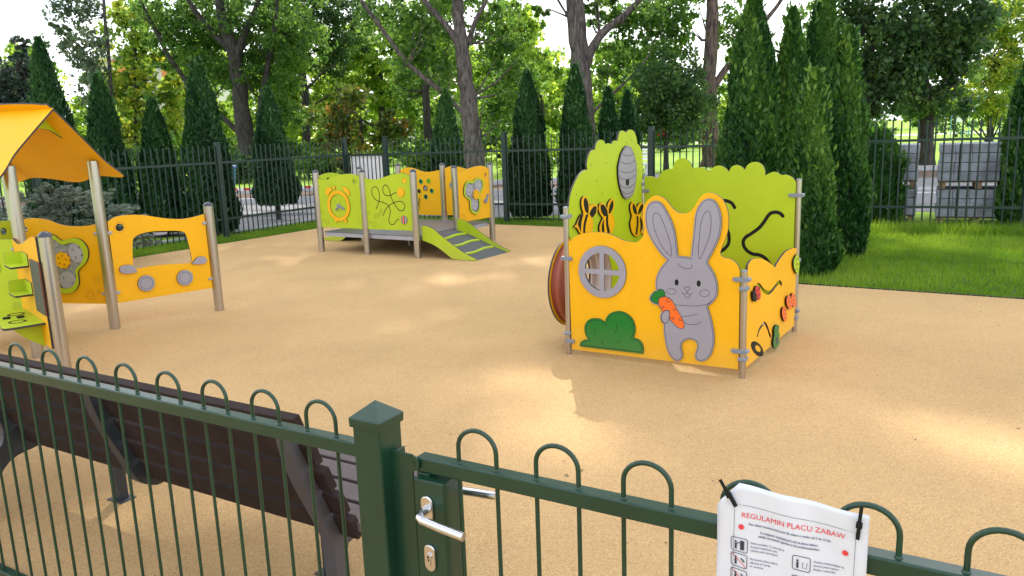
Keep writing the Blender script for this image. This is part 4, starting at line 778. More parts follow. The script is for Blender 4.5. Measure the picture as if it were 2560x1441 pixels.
# side board, yellow, with sliding figures
ro = D['right_out']
ro = [(56, 60), (52, 549), (50, 776), (65, 815)] + ro[4:14] + [(1432, 740), (1434, 459), (1434, 173), (1434, 62)]
flat('side_board', PR, [smooth_loop(mm(ro), 48, 4), band_loop(mm(D['slotr1']), .030), band_loop(mm(D['slotr2']), .026)], -TK, TK, [YEL, EDGE], house)
for key, nm_, m_ in (('red_bug_shadow', 'ladybird_shadow', BLACK), ('red_bug', 'ladybird_figure', REDB), ('orange1', 'carrot_slice', ORG), ('orange2', 'carrot_slice', ORG), ('orange3', 'carrot_slice', ORG), ('lime_leaf', 'leaf_figure', LIME), ('green_worm', 'caterpillar_figure', GRN)):  # the black oval is the ladybird's shadow, built as a dark board
    fig = flat(nm_, PR, [smooth_loop(mm(D[key]), 70, 3)], TK + .004, TK + .020, [m_, BLACK], house)
    if m_ in (REDB, ORG, LIME, GRN) and key != 'red_bug_shadow':
        xs = [p[0] for p in D[key]]; zs_ = [p[1] for p in D[key]]; cx, cz, wx, wz = sum(xs) / len(xs) / 1000, sum(zs_) / len(zs_) / 1000, (max(xs) - min(xs)) / 1000, (max(zs_) - min(zs_)) / 1000
        b = MB()
        if key == 'green_worm': disc(b, PR, cx, cz - wz * .15, wx * .16, TK + .020, TK + .0206); b.build('spot', LINE, fig); b = MB(); ribbon(b, PR, [(cx - wx * .2, cz + wz * .3), (cx + wx * .2, cz + wz * .25)], .005, TK + .020, h=.0006)
        elif key == 'red_bug':
            for dx, dz in ((-.2, .2), (.2, .25), (-.22, -.1), (.2, -.15), (0, -.3)): disc(b, PR, cx + dx * wx, cz + dz * wz, .011, TK + .020, TK + .0206)
        else:
            for k in range(3): ribbon(b, PR, [(cx - wx * .25, cz + wz * (.25 - .25 * k)), (cx, cz + wz * (.29 - .25 * k)), (cx + wx * .22, cz + wz * (.2 - .25 * k))], .006, TK + .020, h=.0006)
        b.build('engraved_marks', LINE if key != 'red_bug' else BLACK, fig)
bb_ = flat('black_beetle', PR, [smooth_loop(mm(D['black_bug']), 70, 3), smooth_loop(mm(D['black_bug_hole']), 90, 2)], TK, TK + .003, [BLACK, BLACK], house, bev=.0004)
b = MB()
for k in range(5):
    for j in range(3): disc(b, PR, 1.02 + .045 * j + .02 * k, .30 + .045 * k - .02 * j, .006, TK, TK + .0006, n=8)
b.build('drilled_dots', DYEL, house)
# tall lime board with hive and bees; crawl hole with a short terracotta tunnel
TC = (.46, .51); TR = .325
to = [(31, 70)] + D['tall_out'][:-1] + [(1440, 819), (1440, 70)]
flat('bee_board', PLf, [smooth_loop(mm(to), 50, 3), ringpts(*TC, TR, 48)], -TK, TK, [LIME, EDGE], house)
hv = flat('hive_figure', PLf, [smooth_loop(mm(D['hive']), 60, 3)], TK, TK + .018, [GREY, BLACK], house)
b = MB(); ribbon(b, PLf, inset(smooth_loop(mm(D['hive']), 60, 2), .010), .005, TK + .018, True, .0006, smooth=False)
for k in range(6): ribbon(b, PLf, mm(D['hline%d' % k][0]), .0055, TK + .018, False, .0006)
b.build('engraved_lines', LINE, hv)
flat('hive_opening', PLf, [smooth_loop(mm(D['hive_hole']), 80, 2)], TK + .018, TK + .019, [BLACK, BLACK], hv, bev=.0003)
for k in (1, 2, 3):
    be = flat('bee_figure', PLf, [smooth_loop(mm(D['bee%d' % k]), 60, 3)], TK, TK + .018, [YEL, BLACK], house)
    b = MB()
    for c in 'abcd':
        flat('stripe' if c in 'cd' else 'wing', PLf, [smooth_loop(mm(D['bee%d%s' % (k, c)]), 60, 3)], TK + .018, TK + .0188, [BLACK, BLACK], be, bev=.0003)
    ribbon(b, PLf, inset(smooth_loop(mm(D['bee%d' % k]), 60, 2), .012), .003, TK + .018, True, .0005, smooth=False)
    xs = [p[0] for p in D['bee%d' % k]]; zs_ = [p[1] for p in D['bee%d' % k]]; cx = (max(xs) * (.62 if k < 3 else .35) + min(xs) * (.38 if k < 3 else .65)) / 1000; cz = (max(zs_) * .28 + min(zs_) * .72) / 1000
    for dx, dz in ((0, 0), (.035, .005), (.01, -.03), (.05, -.03), (.03, .03)): disc(b, PLf, cx + dx, cz + dz, .005, TK + .018, TK + .0186, n=8)
    b.build('engraved_lines', DYEL, be)
b = MB()
for x, z in ((.16, 1.28), (.35, 1.02), (.52, 1.36), (.70, 1.5), (.62, 1.25), (.9, 1.22), (.83, .98), (.42, 1.5), (.6, 1.1), (1.1, 1.66), (1.2, 1.68), (1.36, 1.4), (.45, .80), (1.3, 1.0)): disc(b, PLf, x, z, .009, TK, TK + .0005, n=10)
b.build('drilled_dots', DLIME, house)
PLo = Plane(FLp, BLp, -1)
b = MB(); prof = [(TR + .004, -.005), (TR + .004, .025), (TR + .030, .040), (TR + .032, .085), (TR + .000, .095), (TR + .000, .120), (TR + .036, .132), (TR + .042, .175), (TR + .012, .185), (TR + .012, .200), (TR + .034, .215)]
n_ = 56
def tun(r, t): return [PLo.p(TC[0] + r * math.cos(2 * math.pi * k / n_), TC[1] + r * math.sin(2 * math.pi * k / n_), t) for k in range(n_)]
rings = [tun(r, t) for r, t in prof] + [tun(r - .006, t) for r, t in reversed(prof)]
vs = [v for q_ in rings for v in q_]; b.add(vs, [(i * n_ + k, i * n_ + (k + 1) % n_, ((i + 1) % len(rings)) * n_ + (k + 1) % n_, ((i + 1) % len(rings)) * n_ + k) for i in range(len(rings)) for k in range(n_)], 0, True)
half_ = len(prof) * n_
b.m = [1 if i >= half_ - n_ and i < 2 * half_ - n_ else 0 for i in range(len(b.f))]
tn = b.build('tunnel', [TUBE, TUBEIN], house)
flat('tunnel_flange', PLo, [ringpts(*TC, TR + .060, 56), ringpts(*TC, TR + .02, 56)], .215, .232, [YEL, EDGE], tn)
# lime back board with two wavy tracks
bo = [(19, 75)] + D['back_out'][:-1] + [(1387, 744), (1387, 75)]
flat('back_board', PB, [smooth_loop(mm(bo), 50, 3)], -TK, TK, [LIME, EDGE], house)
b = MB()
ribbon(b, PB, mm(D['slotb1']), .030, TK, False, .0012); ribbon(b, PB, mm(D['slotb2']), .030, TK, False, .0012)
b.build('wavy_track', BLACK, house)
for a_ in ((PF, -.045, .055, .79), (PF, -.02, .062, .118), (PLf, -.045, .055, 1.12), (PLf, -.030, .040, .180), (PF, PF.len - .075, PF.len + .045, .718), (PR, -.03, .050, .652), (PF, PF.len - .078, PF.len + .042, .198), (PR, -.03, .05, .140), (PB, PB.len - .078, PB.len + .045, 1.18), (PR, PR.len - .03, PR.len + .055, .625), (PB, PB.len - .04, PB.len + .04, .185), (PR, PR.len - .05, PR.len + .03, .125), (PLf, PLf.len - .05, PLf.len + .035, 1.27), (PB, -.035, .07, 1.205), (PLf, PLf.len - .05, PLf.len + .035, .19), (PB, -.035, .07, .125)):
    b = MB(); clampb(b, *a_); b.build('clamp', CLAMP, house, bevel=.003)

# ------------------------------------------------------------------ climbing platform
PO = Vector((-1.385, 11.664, 0)); S_ = 1.0014
pu_, pv_ = Vector((math.cos(-.5747), math.sin(-.5747), 0)), Vector((math.sin(.5747), math.cos(.5747), 0))
def PPt(i, j): return PO - pu_ * S_ * i + pv_ * S_ * j          # i bays to the left, j bays back
GP = {1: PPt(2, 0), 2: PPt(1, 0), 3: PPt(0, 0), 4: PPt(0, 1), 5: PPt(0, 2), 6: PPt(1, 2), 7: PPt(2, 2), 8: PPt(2, 1)}
plat = thing('climbing_platform', PPt(1, 1), 'low square play platform with steel posts, lime and orange boards and a small ramp', 'play platform')
for k, P in GP.items(): round_post(plat, P.x, P.y, 1.286, .050)
c = PPt(1, 1)
b = MB(); b.box(c + Vector((0, 0, .318)), pu_ * (S_ - .045), pv_ * (S_ - .045), Vector((0, 0, .008))); b.build('deck', DECK, plat, bevel=.002)
b = MB()
for sg in (-1, 1):
    b.box(c + pv_ * sg * (S_ - .055) + Vector((0, 0, .280)), pu_ * (S_ - .06), pv_ * .006, Vector((0, 0, .029)))
    b.box(c + pu_ * sg * (S_ - .055) + Vector((0, 0, .280)), pv_ * (S_ - .06), pu_ * .006, Vector((0, 0, .029)))
b.box(c + Vector((0, 0, .28)), pu_ * .02, pv_ * (S_ - .06), Vector((0, 0, .027))); b.build('deck_frame', DECKF, plat)
b = MB(); b.tube([(c.x, c.y, -.05), (c.x, c.y, .27)], .02, 12); b.build('leg', STEEL, plat)
wave_l = [(28, 400), (28, 1186), (90, 1168), (170, 1160), (260, 1165), (360, 1188), (460, 1214), (560, 1236), (660, 1249), (760, 1250), (850, 1238), (942, 1214), (942, 400)]
wave_r = [(28, 400), (30, 1198), (100, 1178), (200, 1166), (300, 1168), (400, 1186), (510, 1216), (620, 1240), (720, 1252), (810, 1254), (880, 1240), (940, 1215), (946, 408)]
def deco(mb_, pl, t, ring=(.838, 1.135), small=True, zb=.48):
    ringband(mb_, pl, ring[0], ring[1], .046, .050, t, t + .0006)
    if small:
        for r in (.042, .030): ringband(mb_, pl, .19, zb, r - .003, r, t, t + .0006)
        ringband(mb_, pl, .10, zb + .035, .022, .025, t, t + .0006); disc(mb_, pl, .10, zb + .035, .009, t, t + .0006)
        for r in (.035, .026, .016): ringband(mb_, pl, .06 + .03, zb + .17, r - .002, r, t, t + .0006)
def platp(a, b_, flip=1): return Plane(GP[a].xy, GP[b_].xy, flip)
P12, P23, P45, P56, P67, P81 = platp(1, 2), platp(2, 3), platp(4, 5), platp(5, 6, -1), platp(6, 7, -1), platp(8, 1, -1)
# clock board
bd_ = flat('clock_board', P12, [smooth_loop(mm(wave_l), 48, 4), ringpts(.842, 1.135, .034, 20)], -TK, TK, [LIME, EDGE], plat)
b = MB(); deco(b, P12, TK)
for k in range(12): a = k * math.pi / 6; disc(b, P12, .462 + .150 * math.cos(a), .755 + .150 * math.sin(a), .006, TK, TK + .0006, n=8)
for dx in (-.07, .055): ribbon(b, P12, [(.462 + dx + .004, .835), (.462 + dx - .006, .820), (.462 + dx - .002, .803), (.462 + dx + .014, .800)], .009, TK, h=.0008)
ribbon(b, P12, [(.43, .67), (.47, .655), (.51, .665)], .006, TK, h=.0008); ribbon(b, P12, [(.435, .668), (.47, .685), (.505, .668)], .005, TK, h=.0008)
for x, z, x2, z2 in ((.30, 1.06, .345, 1.045), (.31, 1.085, .37, 1.065), (.55, 1.06, .585, 1.085), (.58, 1.04, .62, 1.065), (.17, .92, .17, .88), (.75, .92, .755, .88)): ribbon(b, P12, [(x, z), (x2, z2)], .004, TK, h=.0006, smooth=False)
b.build('engraved_marks', DLIME, bd_)
ck = flat('clock_ring', P12, [ringpts(.470, .752, .243, 48), ringpts(.470, .752, .186, 48)], TK, TK + .012, [YEL, EDGE], plat)
for nm_ in ('bell1', 'bell2'): flat('clock_bell', P12, [smooth_loop(mm(D[nm_]), 70, 3)], TK, TK + .010, [YEL, EDGE], ck)
for x in (.40, .60): flat('clock_foot', P12, [ringpts(x - .01 if x < .5 else x, .513, .030, 16)], TK, TK + .011, [YEL, EDGE], ck)
flat('clock_knob', P12, [ringpts(.398, 1.035, .030, 18)], TK, TK + .012, [YEL, EDGE], ck)
flat('clock_hands', P12, [smooth_loop(mm(D['clock_hands']), 40, 2)], TK + .006, TK + .016, [CLAMP, CLAMP], ck)
# maze board
bd_ = flat('maze_board', P23, [smooth_loop(mm(wave_r), 48, 4)], -TK, TK, [LIME, EDGE], plat)
b = MB(); ribbon(b, P23, mm(D['maze1']), .012, TK, False, .0010); ribbon(b, P23, mm(D['maze2']), .012, TK, False, .0010); b.build('maze_groove', BLACK, bd_)
b = MB(); deco(b, P23, TK, (.836, 1.144)); ribbon(b, P23, mm(D['ant']), .006, TK, True, .0006)
for x, z in ((.24, .60), (.30, .635), (.35, .69)): ringband(b, P23, x, z, .022, .027, TK, TK + .0006)
b.build('engraved_marks', DLIME, bd_)
flat('round_yellow_plate', P23, [ringpts(.838, 1.144, .038, 24)], TK, TK + .001, [YEL, YEL], bd_, bev=.0003)
flat('balloon_figure', P23, [ringpts(.760, .975, .066, 28)], TK, TK + .012, [YEL, ORG], plat)
bg_ = flat('bug_figure', P23, [ringpts(.79, .567, .062, 28)], TK, TK + .012, [GREY, BROWNB], plat)
b = MB(); ribbon(b, P23, [(.785, .505), (.780, .628)], .018, TK + .012, h=.001); ribbon(b, P23, [(.735, .55), (.74, .60)], .007, TK + .012, h=.001); b.build('stripes', ORG, bg_)
b = MB(); ribbon(b, P23, [(.80, .505), (.797, .628)], .010, TK + .012, h=.0012); ribbon(b, P23, [(.76, .507), (.757, .625)], .006, TK + .012, h=.0012); b.build('stripes', BLACK, bg_)
# gear window board with orange-yellow face
gb = [(66, 405), (28 + 46, 1215), (150, 1210), (260, 1222), (370, 1242), (480, 1258), (600, 1268), (720, 1270), (830, 1255), (930, 1215), (956, 1205), (956, 400)]
bd_ = flat('gear_board', P45, [smooth_loop(mm(gb), 48, 4), ringpts(.84, 1.12, .030, 20)], -TK, TK, [YEL, EDGE], plat)
tf = flat('trefoil_frame', P45, [smooth_loop(mm(D['trefoil_o']), 70, 3), smooth_loop(mm(D['trefoil_i']), 70, 3)], TK, TK + .018, [LIME, EDGE], plat)
flat('clear_window', P45, [smooth_loop(mm(D['trefoil_i']), 70, 3)], TK, TK + .004, [GEARM, GEARM], tf)
def gear(name, pl, x, z, r, t0, t1, m_, parent, teeth=20, holes=3, depth=.07):
    P = []
    for k in range(teeth * 4): a = 2 * math.pi * k / (teeth * 4); q = r if k % 4 in (0, 1) else r * (1 - depth); P.append((x + q * math.cos(a), z + q * math.sin(a)))
    H_ = [ringpts(x + r * .55 * math.cos(2 * math.pi * k / holes + .5), z + r * .55 * math.sin(2 * math.pi * k / holes + .5), r * .13, 10) for k in range(holes)]
    return flat(name, pl, [P] + H_, t0, t1, [m_, m_], parent, bev=.0006, edge=False)
for x, z, r in ((.355, .905, .095), (.62, .955, .105), (.49, .665, .095)): gear('gear', P45, x, z, r, TK + .005, TK + .011, DECKF, tf, 22, 4)
gear('yellow_wheel', P45, .535, .815, .085, TK + .012, TK + .028, YEL, tf, 8, 5, .12)
b = MB(); deco(b, P45, TK, (.84, 1.12), True, .49); b.build('engraved_marks', DYEL, bd_)
flat('lever_figure', P45, [smooth_loop(mm(D['knob']), 60, 3)], TK, TK + .020, [CLAMP, CLAMP], plat)
# board with coloured portholes and the two inner boards
HC = ((.482, .992, PETROL), (.306, .999, CLEARG), (.388, .876, GEARM), (.534, .820, MAROON), (.250, .829, PETROL), (.389, .722, BLUEG))
bd_ = flat('porthole_board', P67, [smooth_loop(mm([(60, 400), (54, 1190), (130, 1181), (218, 1166), (340, 1160), (444, 1174), (547, 1204), (652, 1232), (759, 1240), (869, 1222), (944, 1188), (944, 400)]), 48, 4)] + [ringpts(x, z, .040, 22) for x, z, _ in HC] + [ringpts(.86, 1.12, .034, 20)], -TK, TK, [YEL, EDGE], plat)
for x, z, m_ in HC:
    for sgn in (1,):
        o = flat('porthole_ring', P67, [ringpts(x, z, .052, 26), ringpts(x, z, .039, 26)], TK, TK + .006, [LIME if m_ is not GEARM else BROWNB, LIME], bd_)
    flat('porthole_glass', P67, [ringpts(x, z, .040, 22)], -.003, .003, [m_, m_], bd_)
flat('slot_figure', P67, [smooth_loop([(.545, .52), (.57, .50), (.60, .52), (.59, .60), (.545, .70), (.525, .695), (.55, .60)], 60, 3)], TK, TK + .012, [LIME, EDGE], plat)
b = MB(); ribbon(b, P67, [(.53, .69), (.55, .62), (.565, .56)], .018, TK + .012, h=.001); b.build('slot_track', BROWNB, plat)
bd_ = flat('inner_board', P56, [smooth_loop(mm(wave_r), 48, 4)], -TK, TK, [YEL, EDGE], plat)
for x, z, r in ((.78, .93, .055), (.70, .48, .030)): flat('grey_knob', P56, [ringpts(x, z, r, 20)], TK, TK + .03, [CLAMP, CLAMP], bd_)
b = MB(); deco(b, P56, TK, (.2, 1.12), True); b.build('engraved_marks', DYEL, bd_)
bd_ = flat('side_board', P81, [smooth_loop(mm(wave_l), 48, 4), ringpts(.75, 1.14, .036, 20)], -TK, TK, [LIME, EDGE], plat)
for pl in (P12, P23, P45, P56, P67, P81):
    for s in (.0, pl.len):
        for z in (.46, 1.06):
            sg = 1 if s == 0 else -1; b = MB(); b.box(pl.p(s + sg * .062, z, -.012), pl.d * .022, pl.z * .012, pl.n * .010); b.lathe(pl.p(s + sg * .072, z, TK), [(.009, 0), (.008, .004), (0, .005)], 8, axis=pl.n); b.build('bracket', DECKF, plat)
# ramps: right-front and left-back
RS = mm([(62, 478), (160, 474), (275, 436), (371, 376), (480, 302), (616, 221), (764, 137), (898, 77), (1030, 30), (1010, 8), (640, 8), (535, 50), (399, 138), (259, 205), (116, 247), (62, 258)])
def ramp(origin, du, dv):
    """origin: post foot, du: outward, dv: across the opening"""
    rp = None
    side = []
    for off in (.062, S_ - .062):
        a = origin + dv * off; pl = Tilt(a, du, (0, 0, 1)); side.append(pl)
        o = flat('ramp_side', pl, [smooth_loop(RS, 50, 4)], -.010, .010, [LIME, EDGE], plat)
        if off < .5: rp = o
    cz = [(-.02, .318), (.10, .300), (.25, .265), (.42, .205), (.60, .135), (.80, .065), (.96, .015), (1.0, .004)]
    b = MB(); a0, a1 = origin + dv * .075, origin + dv * (S_ - .075); vs = []
    for x, z in cz:
        for a in (a0, a1): vs.append(a + du * x + Vector((0, 0, z)))
        for a in (a1, a0): vs.append(a + du * x + Vector((0, 0, z - .018)))
    fs = [(i * 4 + k, i * 4 + (k + 1) % 4, (i + 1) * 4 + (k + 1) % 4, (i + 1) * 4 + k) for i in range(len(cz) - 1) for k in range(4)] + [(0, 1, 2, 3), (31, 30, 29, 28)]
    b.add(vs, fs); b.build('ramp_surface', RAMPM, plat)
    for x, z in ((.27, .262), (.51, .172), (.77, .078)):
        b = MB(); P = [a0 + du * (x + .020 * math.sin(k / 8 * 2 * math.pi)) + dv * (.06 + (S_ - .27) * k / 8) + Vector((0, 0, z + .006 - .32 * .02 * math.sin(k / 8 * 2 * math.pi))) for k in range(9)]
        tn_ = Vector((0, 0, 1)) + du * .33; tn_.normalize(); cu_ = (du - Vector((0, 0, .33))).normalized()
        vs = []
        for p_ in P: vs += [p_ - cu_ * .020 - tn_ * .008, p_ - cu_ * .016 + tn_ * .012, p_ + cu_ * .016 + tn_ * .012, p_ + cu_ * .020 - tn_ * .008]
        fs = [(i * 4 + k, i * 4 + k + 1, (i + 1) * 4 + k + 1, (i + 1) * 4 + k) for i in range(8) for k in range(3)] + [(0, 1, 2, 3), (35, 34, 33, 32)]
        b.add(vs, fs, 0, False); b.build('ramp_rung', LIME, plat)
ramp(GP[3], pu_, pv_)
ramp(GP[8], -pu_, pv_)

# ------------------------------------------------------------------ roofed play house on the left
Ag, Rg, Dg, Cg, Bg, Eg = (-3.985, 7.72), (-3.193, 8.428), (-4.17, 6.711), (-3.517, 5.969), (-4.961, 7.939), (-5.146, 6.93)
hut = thing('roofed_play_house', (-4.57, 7.3, 0), 'play house with a curved yellow gable roof, gear window and van-shaped board', 'play house')
def leanpost(p, h, cap, r=.050): return round_post(hut, p[0], p[1], h, r, cap)
leanpost(Rg, 1.15, True); leanpost(Cg, 1.15, True, .049)
for p in (Ag, Dg, Bg, Eg): leanpost(p, 1.66, False, .050)
PV, PG, PK, PE, PS = Plane(Ag, Rg), Plane(Ag, Bg, -1), Plane(Dg, Cg), Plane(Dg, Eg, -1), Plane(Bg, Eg, -1)
vo = D['van_out']; vo = [(58, 254), (58, 1070)] + vo[2:9] + [(1008, 1056), (1012, 256)]
bd_ = flat('van_board', PV, [smooth_loop(mm(vo), 48, 4), smooth_loop(mm(D['van_win']), 60, 3), ringpts(.161, 1.002, .038, 24)], -TK, TK, [YEL, EDGE], hut)
b = MB(); ringband(b, PV, .161, 1.002, .050, .054, TK, TK + .0008); b.build('engraved_ring', DYEL, bd_)
for x, z in ((.341, .413), (.729, .413)):
    o = flat('headlight', PV, [ringpts(x, z, .082, 36)], TK, TK + .020, [GREY, EDGE], hut)
    b = MB(); ringband(b, PV, x, z, .058, .0625, TK + .020, TK + .0206); b.build('engraved_ring', LINE, o)
for k_ in ('mirror1', 'mirror2'): flat('wing_mirror', PV, [smooth_loop(mm(D[k_]), 70, 3)], TK, TK + .020, [GREY, EDGE], hut)
flat('rear_mirror', PV, [smooth_loop(mm(D['winknob']), 70, 3)], TK - .004, TK + .02, [GREY, EDGE], hut)
go = [(60, 255), (46, 1055)] + D['gear_out'][2:12] + [(910, 1102), (950, 1085), (950, 258)]
tc_ = [(663, 970), (606, 966), (540, 953), (497, 923), (453, 897), (403, 903), (343, 918), (286, 917), (231, 900), (190, 859), (169, 801), (181, 726), (221, 667), (276, 626), (314, 588), (321, 541), (325, 474), (359, 414), (414, 374), (486, 358), (560, 372), (612, 410), (640, 470), (650, 545), (668, 600), (715, 640), (765, 690), (790, 760), (785, 840), (745, 910)]
cxy = (.47, .66); ti_ = [((x / 1000 - cxy[0]) * .80 + cxy[0], (z / 1000 - cxy[1]) * .82 + cxy[1]) for x, z in tc_]
bd_ = flat('gear_board', PG, [smooth_loop(mm(go), 48, 4), ringpts(.885, 1.012, .034, 22)], -TK, TK, [YEL, EDGE], hut)
tf = flat('trefoil_frame', PG, [smooth_loop(mm(tc_), 70, 3), smooth_loop(ti_, 70, 3)], TK, TK + .020, [LIME, EDGE], hut)
flat('clear_window', PG, [smooth_loop(ti_, 70, 3)], TK, TK + .004, [GEARM, GEARM], tf)
for x, z, r, h_ in ((.30, .775, .105, 4), (.455, .49, .10, 2), (.66, .79, .10, 4)): gear('gear', PG, x, z, r, TK + .005, TK + .012, DECKF, tf, 24, h_)
gear('yellow_wheel', PG, .47, .70, .085, TK + .013, TK + .035, YEL, tf, 9, 5, .12)
b = MB()
for x, z, rs in ((.23, .345, (.050, .038, .022)), (.125, .375, (.024,)), (.13, .50, (.035, .024))):
    for r in rs: ringband(b, PG, x, z, r - .003, r, TK, TK + .0006)
disc(b, PG, .125, .375, .010, TK, TK + .0006); b.build('engraved_marks', DYEL, bd_)
# kitchen board with blackboard, trays and stove shelf
ko = [(20, 262), (20, 1060), (150, 1035), (260, 1030), (400, 1045), (540, 1075), (700, 1110), (830, 1132), (950, 1136), (950, 262)]
PK2 = Plane((Dg[0] - .745 * .052, Dg[1] - .667 * .052 + .0), (Cg[0] - .745 * .052, Cg[1] - .667 * .052))
flat('kitchen_board', PK2, [smooth_loop(mm(ko), 48, 4)], -TK, TK, [YEL, EDGE], hut)
bk = flat('chalk_board', PK2, [smooth_loop([(.66, .53), (.66, .945), (.98, .945), (.98, .53)], 30, 1)], TK, TK + .012, [BOARDK, BROWNB], hut)
for z in (.875, .645):
    o = flat('tray', Tilt(PK2.p(.30, z, TK), PK2.d, PK2.n), [smooth_loop([(.0, .0), (.27, 0), (.27, .11), (.25, .13), (.03, .13), (0, .11)], 60, 2)], -.008, .008, [LIME, EDGE], hut)
    flat('tray_side', Tilt(PK2.p(.31, z, TK), PK2.n, (0, 0, 1)), [smooth_loop([(0, 0), (.12, 0), (.12, .085), (.10, .10), (0, .10)], 60, 2)], -.006, .006, [LIME, EDGE], o)
    flat('tray_back', PK2, [smooth_loop([(.30, z), (.57, z), (.57, z + .085), (.54, z + .10), (.30, z + .10)], 60, 2)], TK, TK + .008, [LIME, EDGE], o)
st = flat('stove_shelf', Tilt(PK2.p(.08, .452, TK), PK2.d, PK2.n), [smooth_loop([(0, 0), (.78, 0), (.78, .24), (.72, .285), (.55, .27), (.42, .30), (.2, .33), (0, .28)], 60, 3)], -.009, .009, [LIME, EDGE], hut)
TL = Tilt(PK2.p(.08, .452, TK), PK2.d, PK2.n)
for x, z, r in ((.22, .10, .065), (.56, .15, .065)): b = MB(); ringband(b, TL, x, z, r * .72, r, -.0105, -.009); b.build('hob_ring', BLACK, st)
for x, z in ((.40, .10), (.36, .19)): b = MB(); disc(b, TL, x, z, .028, -.022, -.009); b.build('hob_knob', BLACK, st)
flat('shelf_bracket', Tilt(PK2.p(.70, .0, TK), PK2.n, (0, 0, 1)), [smooth_loop([(0, .24), (0, .44), (.22, .44), (.12, .33)], 60, 2)], -.009, .009, [LIME, EDGE], hut)
# lime side boards
sbd = flat('side_board', PE, [smooth_loop(mm([(60, 258), (60, 1045), (200, 1040), (350, 1020), (500, 1010), (700, 1040), (850, 1075), (945, 1090), (945, 258)]), 48, 4), ringpts(.30, .80, .05, 24)], -TK, TK, [LIME, EDGE], hut)
b = MB(); ringband(b, PE, .30, .80, .065, .072, TK, TK + .001); b.build('engraved_ring', DLIME, sbd)
b = MB()
for r in (.045, .03, .015): ringband(b, PE, .13, .45, r - .003, r, TK, TK + .0006)
b.build('engraved_marks', DLIME, sbd)
flat('rear_board', PS, [smooth_loop(mm([(60, 258), (60, 1105), (160, 1112), (300, 1100), (450, 1060), (600, 1040), (800, 1070), (945, 1090), (945, 258)]), 48, 4), ringpts(.16, 1.01, .036, 24)], -TK, TK, [LIME, EDGE], hut)
for pl in (PV, PG, PE):
    for s, sg in ((0, 1), (pl.len, -1)):
        for z in (.36, .96):
            b = MB(); b.box(pl.p(s + sg * .066, z, .004), pl.d * .020, pl.z * .013, pl.n * .014); b.lathe(pl.p(s + sg * .072, z, .018), [(.010, 0), (.009, .005), (0, .006)], 8, axis=pl.n); b.build('bracket', DECKF, hut)
# gable roof: two thick curved boards meeting at the ridge
rd_ = Vector((-.976, .219, 0)).normalized(); dd_ = Vector((-.181, -.984, 0)).normalized()
G0 = Vector((Ag[0], Ag[1], 0)) - rd_ * .10
rid = G0 + dd_ * .526
def roof_slope(sg, outline, label):
    down = (dd_ * sg * .766 + Vector((0, 0, -.648))); down.normalize()
    pl = Tilt(rid + Vector((0, 0, 2.136)), rd_, down)
    return flat('roof_board', pl, [smooth_loop(outline, 50, 4)], -.009, .009, [YEL, EDGE], hut)
# x along the ridge (away from the gable end), y down the slope
far_ = [(.02, -.02), (.07, -.060), (.30, -.085), (.62, -.09), (.95, -.085), (1.17, -.06), (1.22, -.02), (1.22, .45), (1.30, .90), (1.33, 1.0), (1.22, 1.03), (1.0, .965), (.78, .99), (.60, 1.045), (.45, 1.045), (.26, .965), (.10, .975), (-.0, .995), (-.055, .985), (-.06, .94), (-.01, .72), (.0, .35)]
near_ = [(.0, .0), (1.22, .0), (1.22, .5), (1.12, .75), (1.16, .92), (1.14, 1.0), (1.0, 1.02), (.72, .96), (.45, .98), (.22, 1.03), (.12, 1.0), (.045, .90), (.04, .76), (.06, .60), (.04, .35)]
roof_slope(-1, far_, ''); roof_slope(1, near_, '')
pl = Plane((rid + rd_ * .20 - dd_ * .35).xy, (rid + rd_ * .20 + dd_ * .35).xy)
flat('gable_brace', pl, [smooth_loop([(.02, 1.86), (.35, 2.13), (.68, 1.86), (.60, 1.90), (.48, 1.955), (.35, 1.97), (.22, 1.955), (.10, 1.90)], 70, 3)], -.009, .009, [LIME, EDGE], hut)

# ------------------------------------------------------------------ vegetation
rg = np.random.default_rng(11)
def unit(v): return v / np.maximum(np.linalg.norm(v, axis=1, keepdims=True), 1e-9)
def cards(name, cen, ax, ay, tint, m, parent=None, origin=None, extra=None, shape='diamond'):
    """many leaf faces: cen (N,3), half axes ax, ay (N,3)"""
    n = len(cen)
    if shape == 'diamond': c = np.stack([cen - ay, cen + ax - ay * .1, cen + ay, cen - ax - ay * .1], 1); k = 4
    elif shape == 'blade': c = np.stack([cen - ax, cen + ax, cen + ay], 1); k = 3
    v = c.reshape(-1, 3).astype('f')
    me = bpy.data.meshes.new(name); me.vertices.add(n * k); me.vertices.foreach_set('co', v.ravel())
    me.loops.add(n * k); me.loops.foreach_set('vertex_index', np.arange(n * k, dtype='i')); me.polygons.add(n)
    me.polygons.foreach_set('loop_start', np.arange(0, n * k, k, dtype='i')); me.polygons.foreach_set('loop_total', np.full(n, k, 'i'))
    me.materials.append(m); me.update(calc_edges=True)
    at = me.attributes.new('tint', 'FLOAT', 'POINT'); at.data.foreach_set('value', np.repeat(np.clip(tint, 0, 1), k).astype('f'))
    return link(name, me, parent, origin)
def rand_dirs(n): return unit(rg.normal(size=(n, 3)))
